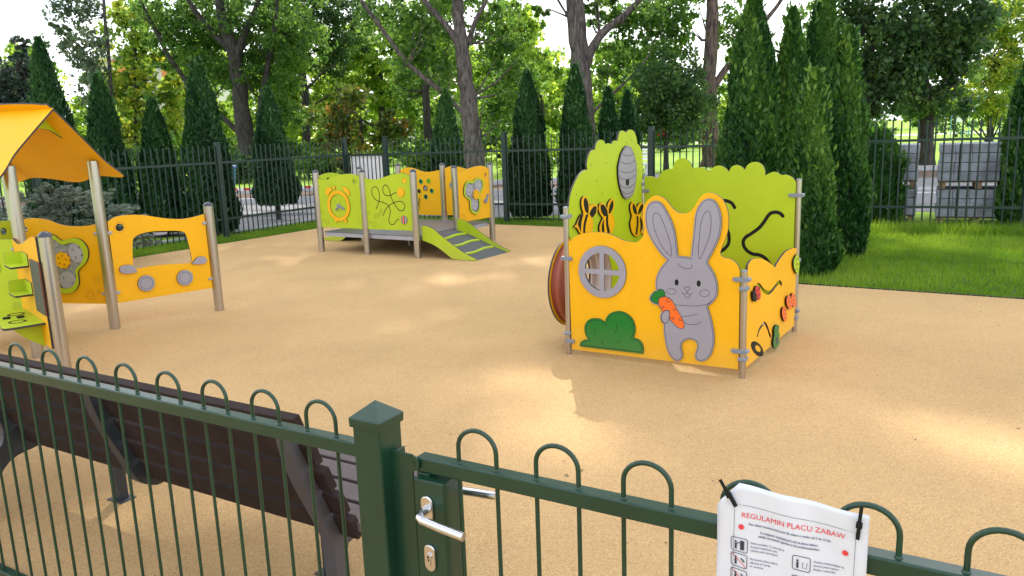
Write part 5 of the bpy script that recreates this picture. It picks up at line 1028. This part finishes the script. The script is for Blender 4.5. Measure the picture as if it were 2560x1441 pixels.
def leaf_clump(c, r, n, size, sub=.38, drop=0):
    """leaves gathered on twigs inside an ellipsoid"""
    c, r = np.array(c), np.array(r); ns = max(4, int(n / 38))
    d = rand_dirs(ns) * (rg.random((ns, 1)) ** .42)
    sc = c + d * r
    idx = rg.integers(0, ns, n); sr = sub * (.5 + rg.random((ns, 1)))
    off = rand_dirs(n) * (rg.random((n, 1)) ** .6) * (sr * np.minimum(1, r.mean()))[idx]
    off[:, 2] *= .8
    p = sc[idx] + off
    s = size * (.65 + .7 * rg.random((n, 1)))
    a = rand_dirs(n); b = unit(np.cross(a, rand_dirs(n))); b[:, 2] -= drop; b = unit(b); a = unit(np.cross(b, a))
    tint = rg.random(ns)[idx] * .6 + rg.random(n) * .4
    return p, a * s * .42, b * s * .62, tint
def limb_mesh(b, L_, n=12, jit=.06):
    P = [Vector(q[:3]) for q in L_]; r = [q[3] for q in L_]
    # resample with a smooth curve and slight irregularity
    Q = []; rr_ = []
    for i in range(len(P) - 1):
        p0 = P[max(i - 1, 0)]; p1 = P[i]; p2 = P[i + 1]; p3 = P[min(i + 2, len(P) - 1)]
        k = max(3, int((p2 - p1).length / .45))
        for j in range(k):
            t = j / k; q = .5 * ((2 * p1) + (p2 - p0) * t + (2 * p0 - 5 * p1 + 4 * p2 - p3) * t * t + (3 * p1 - p0 - 3 * p2 + p3) * t ** 3)
            R0 = r[i] * (1 - t) + r[i + 1] * t; w = R0 * jit * 2
            Q.append(q + Vector((rnd.uniform(-w, w), rnd.uniform(-w, w), 0))); rr_.append(R0 * rnd.uniform(1 - jit, 1 + jit))
    Q.append(P[-1]); rr_.append(r[-1]); rr_[0] *= 1.25
    b.tube(Q, rr_, n, cap=False)
TREEINFO = {
 'A': ('poplar_tree', 'big double-trunked grey poplar above the thujas on the left', BARKD, 7), 'B': ('poplar_tree', 'straight dark slim-trunked tree above the gap left of the climbing platform', BARKD, 5),
 'C': ('poplar_tree', 'large forked grey-trunked poplar right behind the climbing platform', BARK, 13), 'D': ('slim_tree', 'slim dark-trunked tree just left of the forked poplar', BARKD, 4),
 'E': ('poplar_tree', 'large grey-trunked tree rising behind the bee board with a long limb to the right', BARK, 13), 'F': ('poplar_tree', 'tall reddish-trunked tree just left of the big thujas', BARKR, 13),
 'H': ('small_tree', 'small round dark tree between the two tall grey and reddish trunks', BARKD, 0), 'G1': ('maple_tree', 'dense dark maple right beside the big thujas, over the paver stacks', BARKD, 0),
 'G2': ('maple_tree', 'dense dark maple further right, next to the yellowing tree', BARKD, 0), 'L': ('willow_tree', 'feathery grey-green tree against the white sky at upper left', BARKD, 0),
 'S1': ('spruce_tree', 'dark bluish broad tree at the far left above the yellow roof', BARKD, 0), 'Y1': ('linden_tree', 'yellowing lime-green tree in front of the cream building', BARKD, 0),
 'M1': ('linden_tree', 'lime-green tree lit from behind, behind the double-trunked poplar', BARKD, 0), 'M2': ('linden_tree', 'lime-green tree behind the straight slim dark trunk', BARKD, 0),
 'O1': ('chestnut_tree', 'low browning orange-brown chestnut over the white striped gate', BARKD, 0), 'M3': ('linden_tree', 'broad lime-green tree lit from behind, left of the forked poplar', BARKD, 0),
 'M4': ('linden_tree', 'lime-green tree just right of the forked poplar', BARKD, 0), 'M5': ('linden_tree', 'thin light green tree left of the grey trunk behind the bee board', BARKD, 0),
 'M6': ('linden_tree', 'low lime-green tree far behind between grey trunk and small dark tree', BARKD, 0), 'M7': ('linden_tree', 'light green tree half hidden behind the reddish trunk', BARKD, 0),
 'M8': ('linden_tree', 'green tree showing between the two tall thuja groups', BARKD, 0), 'Y2': ('maple_tree', 'yellow and lime autumn tree at the far upper right', BARKD, 0)}
LSIZE = {'poplar': .17, 'slim': .17, 'small': .13, 'maple': .17, 'willow': .16, 'spruce': .2, 'linden': .26, 'chestnut': .2}
DENS = {'poplar': 1.75, 'slim': 1.7, 'small': 2.4, 'maple': 3.0, 'willow': 1.3, 'spruce': 2.4, 'linden': 2.3, 'chestnut': 1.9}
for key, (Y, sp, cls, limbs, clumps) in TREES.items():
    nm_, lab, bark, shade = TREEINFO[key]
    t = thing(nm_, (limbs[0][0][0], Y, -.03), lab, 'tree', 'trees of the park beyond the fence')
    b = MB()
    for i, L_ in enumerate(limbs): limb_mesh(b, L_, 14 if i == 0 else 9)
    # twigs reaching from the limbs into the crown
    top = limbs[0]
    for (cx, cz, rx, rz) in clumps:
        best = min((q for L_ in limbs for q in L_), key=lambda q: (q[0] - cx) ** 2 + (q[2] - cz + rz) ** 2)
        for k in range(3):
            e = Vector((cx + rnd.uniform(-.6, .6) * rx, Y + rnd.uniform(-.8, .8) * rx, cz + rnd.uniform(-.4, .5) * rz)); s0 = Vector(best[:3]); m_ = (s0 + e) / 2 + Vector((0, 0, -.25))
            r0 = min(best[3] * .35, .07)
            b.tube([s0, m_, e], [r0, r0 * .6, .012], 5, cap=False)
    b.build('trunk', bark, t)
    P_, A_, B_, T_ = [], [], [], []
    for (cx, cz, rx, rz) in clumps:
        sz = LSIZE[sp]; ry = max(rx, rz) * 1.0; area = math.pi * rx * rz
        n = int(DENS[sp] * area * 2.3 / (sz * sz * .5))
        n = min(n, 12000)
        o_ = leaf_clump((cx, Y + (rnd.uniform(.5, 1.3) if shade else rnd.uniform(-.3, .3)) * ry, cz), (rx, ry, rz), n, sz, .42 * min(1.2, max(rx, rz)), .5 if sp == 'willow' else 0)
        for l_, x_ in zip((P_, A_, B_, T_), o_): l_.append(x_)
    # upper crown, above the picture: it throws the dappled shade on the playground
    for k in range(shade):
        zt = 11 + (k + .5) * 19 / shade; rx = 3.6 * (1 - .25 * k / shade)
        x = top[-1][0] + rnd.uniform(-3.2, 3.2); n = 900
        o_ = leaf_clump((x, Y + rnd.uniform(-2.5, 2.5), zt), (rx, rx, 2.0), n, .42, .8)
        for l_, x_ in zip((P_, A_, B_, T_), o_): l_.append(x_)
    cards('crown', np.concatenate(P_), np.concatenate(A_), np.concatenate(B_), np.concatenate(T_), LEAF[cls], t)

# ---- thujas
def thuja(x, y, h, r, label, n, csize, seed, tip=.75, lean=0, light=0, group=True, nm='thuja_tree', base=0.0, mk='thuja', smooth=1.0):
    g = np.random.default_rng(seed)
    t = thing(nm, (x, y, -.03), label, 'thuja', 'columnar thujas along the fence' if group else None)
    u = g.random(n); hh = 1 - (1 - u) ** 1.0; hh = np.where(g.random(n) < .5, g.random(n) ** 1.25, hh)
    th = g.random(n) * 2 * math.pi
    prof = lambda q: np.where(q < .10, .80 + 2.0 * q, 1.0) * (1 - np.clip((q - .10) / .90, 0, 1) ** 1.35) ** tip
    ph = g.random(6) * 6.28
    lob = 1 + .10 * np.sin(3 * th + ph[0] + 5 * hh) + .07 * np.sin(5 * th + ph[1] - 9 * hh) + .07 * np.sin(17 * hh + ph[2] + 2 * th) + .05 * np.sin(9 * th + 31 * hh + ph[3])
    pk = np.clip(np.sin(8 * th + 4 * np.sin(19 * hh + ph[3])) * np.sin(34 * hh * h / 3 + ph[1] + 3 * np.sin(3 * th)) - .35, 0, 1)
    rad = r * prof(hh) * lob * (1 - .20 * g.random(n) ** 1.6) * (1 - .26 * pk * smooth) + .015
    c = np.stack([x + rad * np.cos(th) + lean * hh * h, y + rad * np.sin(th), base + hh * (h - base)], 1)
    dr = np.stack([np.cos(th), np.sin(th), np.zeros(n)], 1)
    ayv = unit(dr * .45 + np.array([0, 0, 1.0]) + g.normal(size=(n, 3)) * .38)
    axv = unit(np.cross(ayv, dr + g.normal(size=(n, 3)) * .55))
    s = csize * (.6 + .8 * g.random((n, 1)))
    tint = np.clip(.26 - .45 * pk + g.random() * .14 + .20 * np.sin(7 * hh + th * 2 + ph[4]) + .28 * g.normal(size=n) * .6 + light * np.clip(hh - .2, 0, 1) + .15 * hh, 0, 1)  # sunlit tips are put into the tint, lighter with height; pockets darker
    # a few wisps at the tip and out of the sides
    k = max(20, n // 60); wi = g.integers(0, n, k); c[wi] += dr[wi] * csize * 1.0 + np.array([0, 0, csize * 1.2]); tint[wi] = np.clip(tint[wi] + .25, 0, 1)
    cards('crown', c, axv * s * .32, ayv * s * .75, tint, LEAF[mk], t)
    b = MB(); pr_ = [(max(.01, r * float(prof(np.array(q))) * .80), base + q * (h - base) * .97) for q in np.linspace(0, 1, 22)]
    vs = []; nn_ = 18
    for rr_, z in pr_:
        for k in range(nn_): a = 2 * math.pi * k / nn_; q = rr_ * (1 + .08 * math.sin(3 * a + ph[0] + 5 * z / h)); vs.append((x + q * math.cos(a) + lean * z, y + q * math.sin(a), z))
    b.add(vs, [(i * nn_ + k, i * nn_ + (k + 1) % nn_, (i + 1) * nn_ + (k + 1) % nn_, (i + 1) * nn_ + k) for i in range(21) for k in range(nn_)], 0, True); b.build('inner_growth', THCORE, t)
    b = MB(); b.tube([(x, y, -.05), (x, y, max(base, .15) + h * .2)], [.05, .035], 8, cap=False); b.build('trunk', BARKD, t)
TH_ = [(-9.55, 17.0, 4.05, .52, 'tall thuja at the far left, highest of the row behind the yellow roof'), (-7.80, 15.7, 3.15, .46, 'thuja second from the left, just right of the roof tip'), (-7.00, 16.1, 2.70, .42, 'shortest thuja of the left row, between two taller ones'),
  (-5.95, 15.9, 3.40, .50, 'thuja directly behind the fence post beside the van board'), (-5.45, 18.7, 2.96, .46, 'free-standing thuja with bare stem foot, left of the climbing platform'), (-1.32, 17.9, 2.75, .40, 'light-tipped thuja behind the climbing platform beside the forked poplar'),
  (.46, 16.7, 3.0, .45, 'broad thuja behind the fence right of the climbing platform'), (1.42, 16.4, 3.05, .40, 'thuja behind the fence just left of the bee board'), (2.15, 16.9, 2.62, .30, 'left twin of the short thujas behind the bee board'), (2.58, 17.1, 2.55, .30, 'right twin of the short thujas behind the bee board')]
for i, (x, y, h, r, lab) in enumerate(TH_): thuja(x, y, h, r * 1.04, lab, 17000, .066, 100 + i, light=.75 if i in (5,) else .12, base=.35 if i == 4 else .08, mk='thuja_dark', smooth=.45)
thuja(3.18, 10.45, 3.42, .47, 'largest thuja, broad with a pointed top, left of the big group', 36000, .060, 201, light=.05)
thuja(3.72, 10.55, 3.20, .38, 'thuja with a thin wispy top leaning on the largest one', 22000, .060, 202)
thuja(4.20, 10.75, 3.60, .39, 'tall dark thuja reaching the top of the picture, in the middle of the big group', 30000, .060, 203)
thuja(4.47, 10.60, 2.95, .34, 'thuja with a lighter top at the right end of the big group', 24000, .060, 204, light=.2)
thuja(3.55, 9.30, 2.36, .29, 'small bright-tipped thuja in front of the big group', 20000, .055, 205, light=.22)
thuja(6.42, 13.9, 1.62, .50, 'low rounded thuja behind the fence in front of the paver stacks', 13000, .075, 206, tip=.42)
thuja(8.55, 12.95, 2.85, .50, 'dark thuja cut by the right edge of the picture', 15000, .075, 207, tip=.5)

# ---- grey spreading spruce shrub
t = thing('spruce_shrub', (-6.75, 11.9, -.03), 'grey-green spreading spruce shrub behind the yellow gear board', 'shrub')
P_, A_, B_, T_ = [], [], [], []
for i in range(120):
    a = rnd.uniform(0, 2 * math.pi); d_ = rnd.random() ** .6 * 1.15; zc = (1.42 - .62 * d_ ** 1.6) * rnd.uniform(.35, 1)
    cx, cy = -6.75 + d_ * math.cos(a), 11.9 + d_ * math.sin(a); n = 330
    p, aa, bb, tt = leaf_clump((cx, cy, zc), (.34, .34, .07), n, .065, .12); out_dir = np.array([math.cos(a), math.sin(a), .15])
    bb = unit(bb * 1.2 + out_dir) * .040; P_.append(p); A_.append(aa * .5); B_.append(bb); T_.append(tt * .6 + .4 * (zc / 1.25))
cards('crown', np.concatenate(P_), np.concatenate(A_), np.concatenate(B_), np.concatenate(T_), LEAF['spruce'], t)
b = MB()
for i in range(9):
    a = i * .7; b.tube([(-6.75, 11.9, -.05), (-6.75 + .3 * math.cos(a), 11.9 + .3 * math.sin(a), .4), (-6.75 + .9 * math.cos(a), 11.9 + .9 * math.sin(a), .62)], [.04, .025, .01], 6, cap=False)
b.build('trunk', BARKD, t)

# ---- bushes and far woods
def bush(x, y, r, h, cls, label, n=2600, s=.16):
    t = thing('bush', (x, y, -.03), label, 'bush', 'bushes on the park lawn')
    o_ = [leaf_clump((x + rnd.uniform(-.5, .5) * r, y + rnd.uniform(-.3, .3) * r, h * rnd.uniform(.35, .6)), (r * .7, r * .6, h * .45), n // 3, s, .4) for _ in range(3)]
    cards('crown', *[np.concatenate([q_[i] for q_ in o_]) for i in range(4)], LEAF[cls], t)
    b = MB(); b.tube([(x, y, -.05), (x, y, h * .5)], [.05, .02], 6, cap=False); b.build('trunk', BARKD, t)
for i, (x, y, r, h, cls, lab) in enumerate([(-16.5, 33, 1.6, 1.5, 'mid', 'bush low behind the thujas left of the van board'), (-12.3, 36, 1.5, 1.3, 'dark', 'dark bush left of the double grey trunk'), (-9.2, 38, 1.7, 1.5, 'mid', 'bush low between the slim dark trunk and the platform'),
    (-6.6, 36, 1.2, 1.2, 'orange', 'brownish bush under the chestnut'), (-3.4, 37.5, 1.3, 1.5, 'mid', 'bush beside the foot of the forked poplar'), (.9, 37, 1.5, 1.7, 'lime', 'light bush showing between two thujas behind the fence'), (-20, 40, 2.2, 2.4, 'dark', 'large dark bush under the yellowing tree'),
    (2.6, 44, 2.0, 2.0, 'lime', 'light green bush behind the trunk near the bee board'), (12, 60, 2.2, 2.2, 'dark', 'dark bush far behind the reddish trunk'), (30, 66, 2.6, 3.4, 'dark', 'dark bush far off under the right maple'), (39, 70, 2.6, 3.6, 'dark', 'dark bush far off under the yellow tree'), (46, 76, 2.6, 3.6, 'dark', 'dark bush far off at the right edge')]): bush(x, y, r, h, cls, lab)
def mass(name, spots, cls, size, per):
    P_, A_, B_, T_ = [], [], [], []
    for x, y, r, zc, rz in spots:
        p, a_, b_, tt = leaf_clump((x, y, zc), (r, r * .8, rz), per, size, min(1.0, r * .4)); P_.append(p); A_.append(a_); B_.append(b_); T_.append(tt)
    o = cards(name, np.concatenate(P_), np.concatenate(A_), np.concatenate(B_), np.concatenate(T_), LEAF[cls]); tag(o, kind='stuff')
sp_ = []
for i in range(150):
    x = -150 + 2.35 * i + rnd.uniform(-1, 1); hh = rnd.uniform(5.5, 9.5) * (1.45 if x < 30 else 1.25); sp_.append((x, 128 + rnd.uniform(-10, 14) + .0008 * x * x, 3.0, hh * .5, hh * .52))
mass('far_woods', sp_, 'mid', .9, 260)
sp_ = []
for i in range(110):
    x = -58 + i * .68 + rnd.uniform(-.6, .6); low = 1 if -47 < x < -31 else 0
    sp_.append((x, 84 + rnd.uniform(-5, 9), rnd.uniform(2.2, 3.2), (rnd.uniform(1.5, 5.0) if low else rnd.uniform(1.5, 10.5)) * (.8 if x > 6 else 1), rnd.uniform(1.8, 2.6)))
mass('lime_woods', sp_, 'lime', .46, 620)
sp_ = []
for i in range(60):
    x = -46 + i * .84 + rnd.uniform(-.4, .4)
    sp_.append((x, 52 + rnd.uniform(-2, 3), 1.3, rnd.uniform(.5, 1.5), 1.0))
mass('undergrowth', sp_, 'mid', .26, 420)
# ---- grass
def grass(name, poly_uv, n, h0, h1, w, seed):
    g = np.random.default_rng(seed); P = np.array(poly_uv); lo, hi = P.min(0), P.max(0); pts = np.zeros((0, 2))
    while len(pts) < n:
        c = lo + (hi - lo) * g.random((n, 2)); ins = np.zeros(n, bool); j = len(P) - 1
        for i in range(len(P)):
            cond = ((P[i, 1] > c[:, 1]) != (P[j, 1] > c[:, 1])) & (c[:, 0] < (P[j, 0] - P[i, 0]) * (c[:, 1] - P[i, 1]) / (P[j, 1] - P[i, 1] + 1e-12) + P[i, 0]); ins ^= cond; j = i
        pts = np.concatenate([pts, c[ins]])
    pts = pts[:n]; u_, v_ = np.array(UU[:]), np.array(VV[:]); c = pts[:, :1] * u_ + pts[:, 1:] * v_; c[:, 2] = -.004
    patch = .5 + .5 * np.sin(pts[:, 0] * 1.3 + 1.2 * np.sin(pts[:, 1] * .9)) * np.sin(pts[:, 1] * 1.7 + 1.5 * np.sin(pts[:, 0] * .8 + 2)); tuft = .5 + .5 * np.sin(pts[:, 0] * 5.1 + 2 * np.sin(pts[:, 1] * 3.3)) * np.sin(pts[:, 1] * 6.3 + 1.7 * np.sin(pts[:, 0] * 2.9)); hgt = (h0 + (h1 - h0) * g.random(n) * (.15 + .5 * tuft + .35 * patch))[:, None]
    a = g.random(n) * 6.283; ax = np.stack([np.cos(a), np.sin(a), np.zeros(n)], 1) * w; ay = unit(np.array([0, 0, 1.0]) + g.normal(size=(n, 3)) * .33) * hgt
    o = cards(name, c, ax, ay, .12 + .30 * tuft + .35 * g.random(n) + .35 * patch, LEAF['grass'], shape='blade'); tag(o, kind='stuff'); return o
grass('lawn_grass', [(-4.55, 9.10), (5.2, 9.12), (5.2, 14.9), (0, 14.7), (-4.55, 14.2)], 110000, .03, .15, .0052, 5)
grass('fence_foot_weeds', [(-2.0, 13.55), (3.2, 14.0), (3.2, 14.7), (-2.0, 14.1)], 7000, .12, .34, .006, 8)
grass('edge_grass', [(-4.5, 9.03), (5.2, 9.03), (5.2, 9.25), (-4.5, 9.25)], 7000, .02, .09, .005, 9)
grass('strip_grass', [(-13.1, 3), (-12.18, 3), (-12.15, 13.08), (-4.7, 13.08), (-4.65, 14.2), (-9, 13.75), (-13.1, 13.3)], 60000, .03, .09, .006, 6)

n = 420; g = np.random.default_rng(3)
c = np.stack([g.uniform(-6, 7, n), g.uniform(2.2, 15, n), np.full(n, .006) + .004 * g.random(n)], 1)
a = g.random(n) * 6.283; s_l = (.004 + .012 * g.random((n, 1)) ** 3)
ax = np.stack([np.cos(a), np.sin(a), g.normal(size=n) * .15], 1) * s_l * .6; ay = np.stack([-np.sin(a), np.cos(a), g.normal(size=n) * .2], 1) * s_l
inside = [(Vector((p_[0], p_[1], 0)).dot(UU) > -12 and (Vector((p_[0], p_[1], 0)).dot(VV) < 8.95 or (Vector((p_[0], p_[1], 0)).dot(UU) < -4.8 and Vector((p_[0], p_[1], 0)).dot(VV) < 12.9))) for p_ in c]
c, ax, ay = c[inside], ax[inside], ay[inside]
tag(cards('leaf_litter', c, ax, ay, g.random(len(c)), leaf_mat('dry_leaf_bits', [(.05, .03, .015), (.14, .08, .03), (.30, .22, .06)], .2)), kind='stuff')

# ------------------------------------------------------------------ things beyond the fence
def pallet(c, ang, label, w=.60, d=.5):
    c = Vector(c); ax = Vector((math.cos(ang), math.sin(ang), 0)); ay = Vector((-ax.y, ax.x, 0)); t = thing('wooden_pallet', c, label, 'pallet', 'wooden pallets under the paver stacks')
    for i in range(5): b = MB(); b.box(c + ay * (-d + .1 + i * (2 * d - .2) / 4) + Vector((0, 0, .125)), ax * w, ay * .055, Vector((0, 0, .011))); b.build('deck_board', PALW, t)
    for i in range(3): b = MB(); b.box(c + ax * (-w + .07 + i * (w - .07)) + Vector((0, 0, .062)), ax * .05, ay * d, Vector((0, 0, .050))); b.build('bearer', PALW, t)
def pavers(c, ang, label, layers, w=.60, d=.5, lh=.155, cols=5):
    c = Vector(c); ax = Vector((math.cos(ang), math.sin(ang), 0)); ay = Vector((-ax.y, ax.x, 0)); t = thing('paver_stack', c, label, 'paver stack', 'grey paver stacks beyond the fence')
    for k in range(layers):
        b = MB(); j = rnd.uniform(-.012, .012)
        for i in range(cols):
            for m_ in range(4): b.box(c + ax * (-w + (i + .5) * 2 * w / cols + j) + ay * (-d + (m_ + .5) * 2 * d / 4) + Vector((0, 0, lh * (k + .5))), ax * (w / cols - .003), ay * (d / 4 - .003), Vector((0, 0, lh / 2 - .005)))
        b.build('paver_layer', STONE, t, bevel=.006)
    for sx in (-.5, .5):
        b = MB(); b.box(c + ax * w * sx + ay * (-d - .006) + Vector((0, 0, layers * lh / 2)), ax * .010, ay * .002, Vector((0, 0, layers * lh / 2))); b.build('strap', BLACK, t)
ang = -.575 + .09
for (x, y), wd, nm_ in (((8.05, 13.62), .60, 'right'), ((6.78, 14.5), .62, 'left')):
    pos = 'right' if nm_ == 'right' else 'half hidden left'
    pallet((x, y, -.03), ang, f'wooden pallet on the ground under the {pos} column of grey pavers', wd)
    pavers((x, y, .108), ang, f'lower stack of dark grey pavers in the {pos} column', 3, wd)
    pallet((x, y, .575), ang, f'wooden pallet between the two paver stacks of the {pos} column', wd)
    pavers((x, y, .713), ang, f'upper stack of pale grey pavers on top of the {pos} column', 4, wd)
# buildings
def building(x, y, w, h, dpt, wm, label, rows, cols, z0=0, strip=None, roof=None):
    t = thing('apartment_building', (x, y, 0), label, 'building'); b = MB(); b.box((x, y + dpt / 2, h / 2), (w / 2, 0, 0), (0, dpt / 2, 0), (0, 0, h / 2)); b.build('wall', wm, t)
    if strip:
        for sx in strip: b = MB(); b.box((x + sx, y - .06, h / 2 + .5), (1.2, 0, 0), (0, .05, 0), (0, 0, h / 2 - .6)); b.build('coloured_panel', WALLO, t)
    b = MB(); b.box((x, y + dpt / 2, h + .25), (w / 2 + .3, 0, 0), (0, dpt / 2 + .3, 0), (0, 0, .25)); b.build('roof', roof or WALLC, t)
    for i in range(cols):
        for j in range(rows):
            wx = x - w / 2 + (i + .5) * w / cols; wz = 1.6 + j * (h - 1) / rows
            f_ = MB(); f_.box((wx, y - .02, wz + .3), (.75, 0, 0), (0, .03, 0), (0, 0, .8)); ff = f_.build('window', WMET, t)
            g_ = MB(); g_.box((wx - .34, y - .06, wz + .3), (.30, 0, 0), (0, .02, 0), (0, 0, .68)); g_.box((wx + .34, y - .06, wz + .3), (.30, 0, 0), (0, .02, 0), (0, 0, .68)); g_.build('pane', WGLASS, ff)
building(-43.5, 100, 15, 12.2, 12, WALLC, 'cream building with orange panels showing through the trees at upper left', 4, 5, strip=(-3, 3))
building(-62, 86, 14, 7.0, 10, WALLP, 'low pink building at the far left above the yellow roof', 2, 4, roof=ROOFM)
# white garden ironwork, sign, gym, bin
def simple(name, loc, label, cat, parts, group=None):
    t = thing(name, loc, label, cat, group)
    for pn, m_, fn in parts: b = MB(); fn(b); b.build(pn, m_, t)
    return t
bx = lambda x, y, z, a, c, d: (lambda b: b.box((x, y, z), (a, 0, 0), (0, c, 0), (0, 0, d)))
def tb(*P): return lambda b: [b.tube(p, .03, 6) for p in P]
simple('white_garden_bench', (4.75, 30.4, 0), 'white metal garden bench between bee board and fence post, far behind', 'bench', [('seat', WMET, bx(4.75, 30.4, .45, .62, .22, .03)), ('backrest', WMET, lambda b: [b.box((4.75, 30.65, .62 + .12 * k), (.62, 0, 0), (0, .015, 0), (0, 0, .035)) for k in range(4)])] + [('leg', WMET, bx(4.75 + sx, 30.4 + sy, .2, .03, .03, .23)) for sx in (-.55, .55) for sy in (-.2, .2)])
simple('red_tree_sign', (6.72, 33.78, 1.55), 'small red sign fixed to the trunk of the small dark tree', 'sign', [('plate', REDW, bx(6.50, 33.8, 1.62, .15, .01, .17))])
simple('barrier_tape', (-8, 22, 0), 'red and white barrier tape stretched low beyond the left fence', 'barrier tape', [('tape', [WMET, REDW], lambda b: [b.add([(-8.5 + .17 * k, 22.0, .50 - .02 * math.sin(math.pi * k / 26)), (-8.5 + .17 * (k + 1), 22.0, .50 - .02 * math.sin(math.pi * (k + 1) / 26)), (-8.5 + .17 * (k + 1), 22.0, .57 - .02 * math.sin(math.pi * (k + 1) / 26)), (-8.5 + .17 * k, 22.0, .57 - .02 * math.sin(math.pi * k / 26))], [(0, 1, 2, 3)], k % 2) for k in range(26)]), ('stake', DARKG, lambda b: b.tube([(-8.5, 22.02, -.05), (-8.5, 22.02, .6)], .015, 6)), ('stake', DARKG, lambda b: b.tube([(-4.06, 22.02, -.05), (-4.06, 22.02, .6)], .015, 6))])
simple('blue_bin', (-11.6, 33, 0), 'blue bin low behind the fence right of the van board post', 'bin', [('body', BLUE, lambda b: b.lathe((-11.6, 33, -.03), [(.30, 0), (.40, .8), (.42, .82)], 14)), ('lid', BLUE, lambda b: b.lathe((-11.6, 33, .8), [(.43, 0), (.40, .08), (0, .14)], 14))])
for i, (x, y, lab) in enumerate([(11.9, 75, 'teal outdoor gym frame far off between fence post and reddish trunk'), (35, 62, 'teal outdoor gym frame far off under the maples'), (44, 66, 'teal outdoor gym frame far off under the yellow tree'), (40.3, 60, 'teal outdoor gym frame far off left of the yellow tree')]):
    simple('gym_frame', (x, y, 0), lab, 'gym equipment', [('frame', TEAL, tb([(x - .7, y, 0), (x - .7, y, 2.0), (x + .7, y, 2.0), (x + .7, y, 0)], [(x, y, 0), (x + .3, y, 1.1), (x - .3, y, 1.4)])), ('seat', TEAL, bx(x + .3, y - .3, .6, .3, .2, .04)), ('panel', WMET, bx(x, y, 1.6, .3, .03, .25))], 'outdoor gym frames in the park')
for x, y, lab in ((33.6, 74, 'white lamp post far off between the two dark maples'), (9.9, 66, 'white lamp post far off left of the reddish trunk')):
    simple('lamp_post', (x, y, 0), lab, 'lamp post', [('pole', WMET, lambda b, x=x, y=y: b.tube([(x, y, -.05), (x, y, 4.2)], [.11, .08], 10)), ('lamp_head', WMET, lambda b, x=x, y=y: b.lathe((x, y, 4.2), [(.08, 0), (.22, .1), (.2, .35), (0, .42)], 12))], 'white lamp posts in the park')
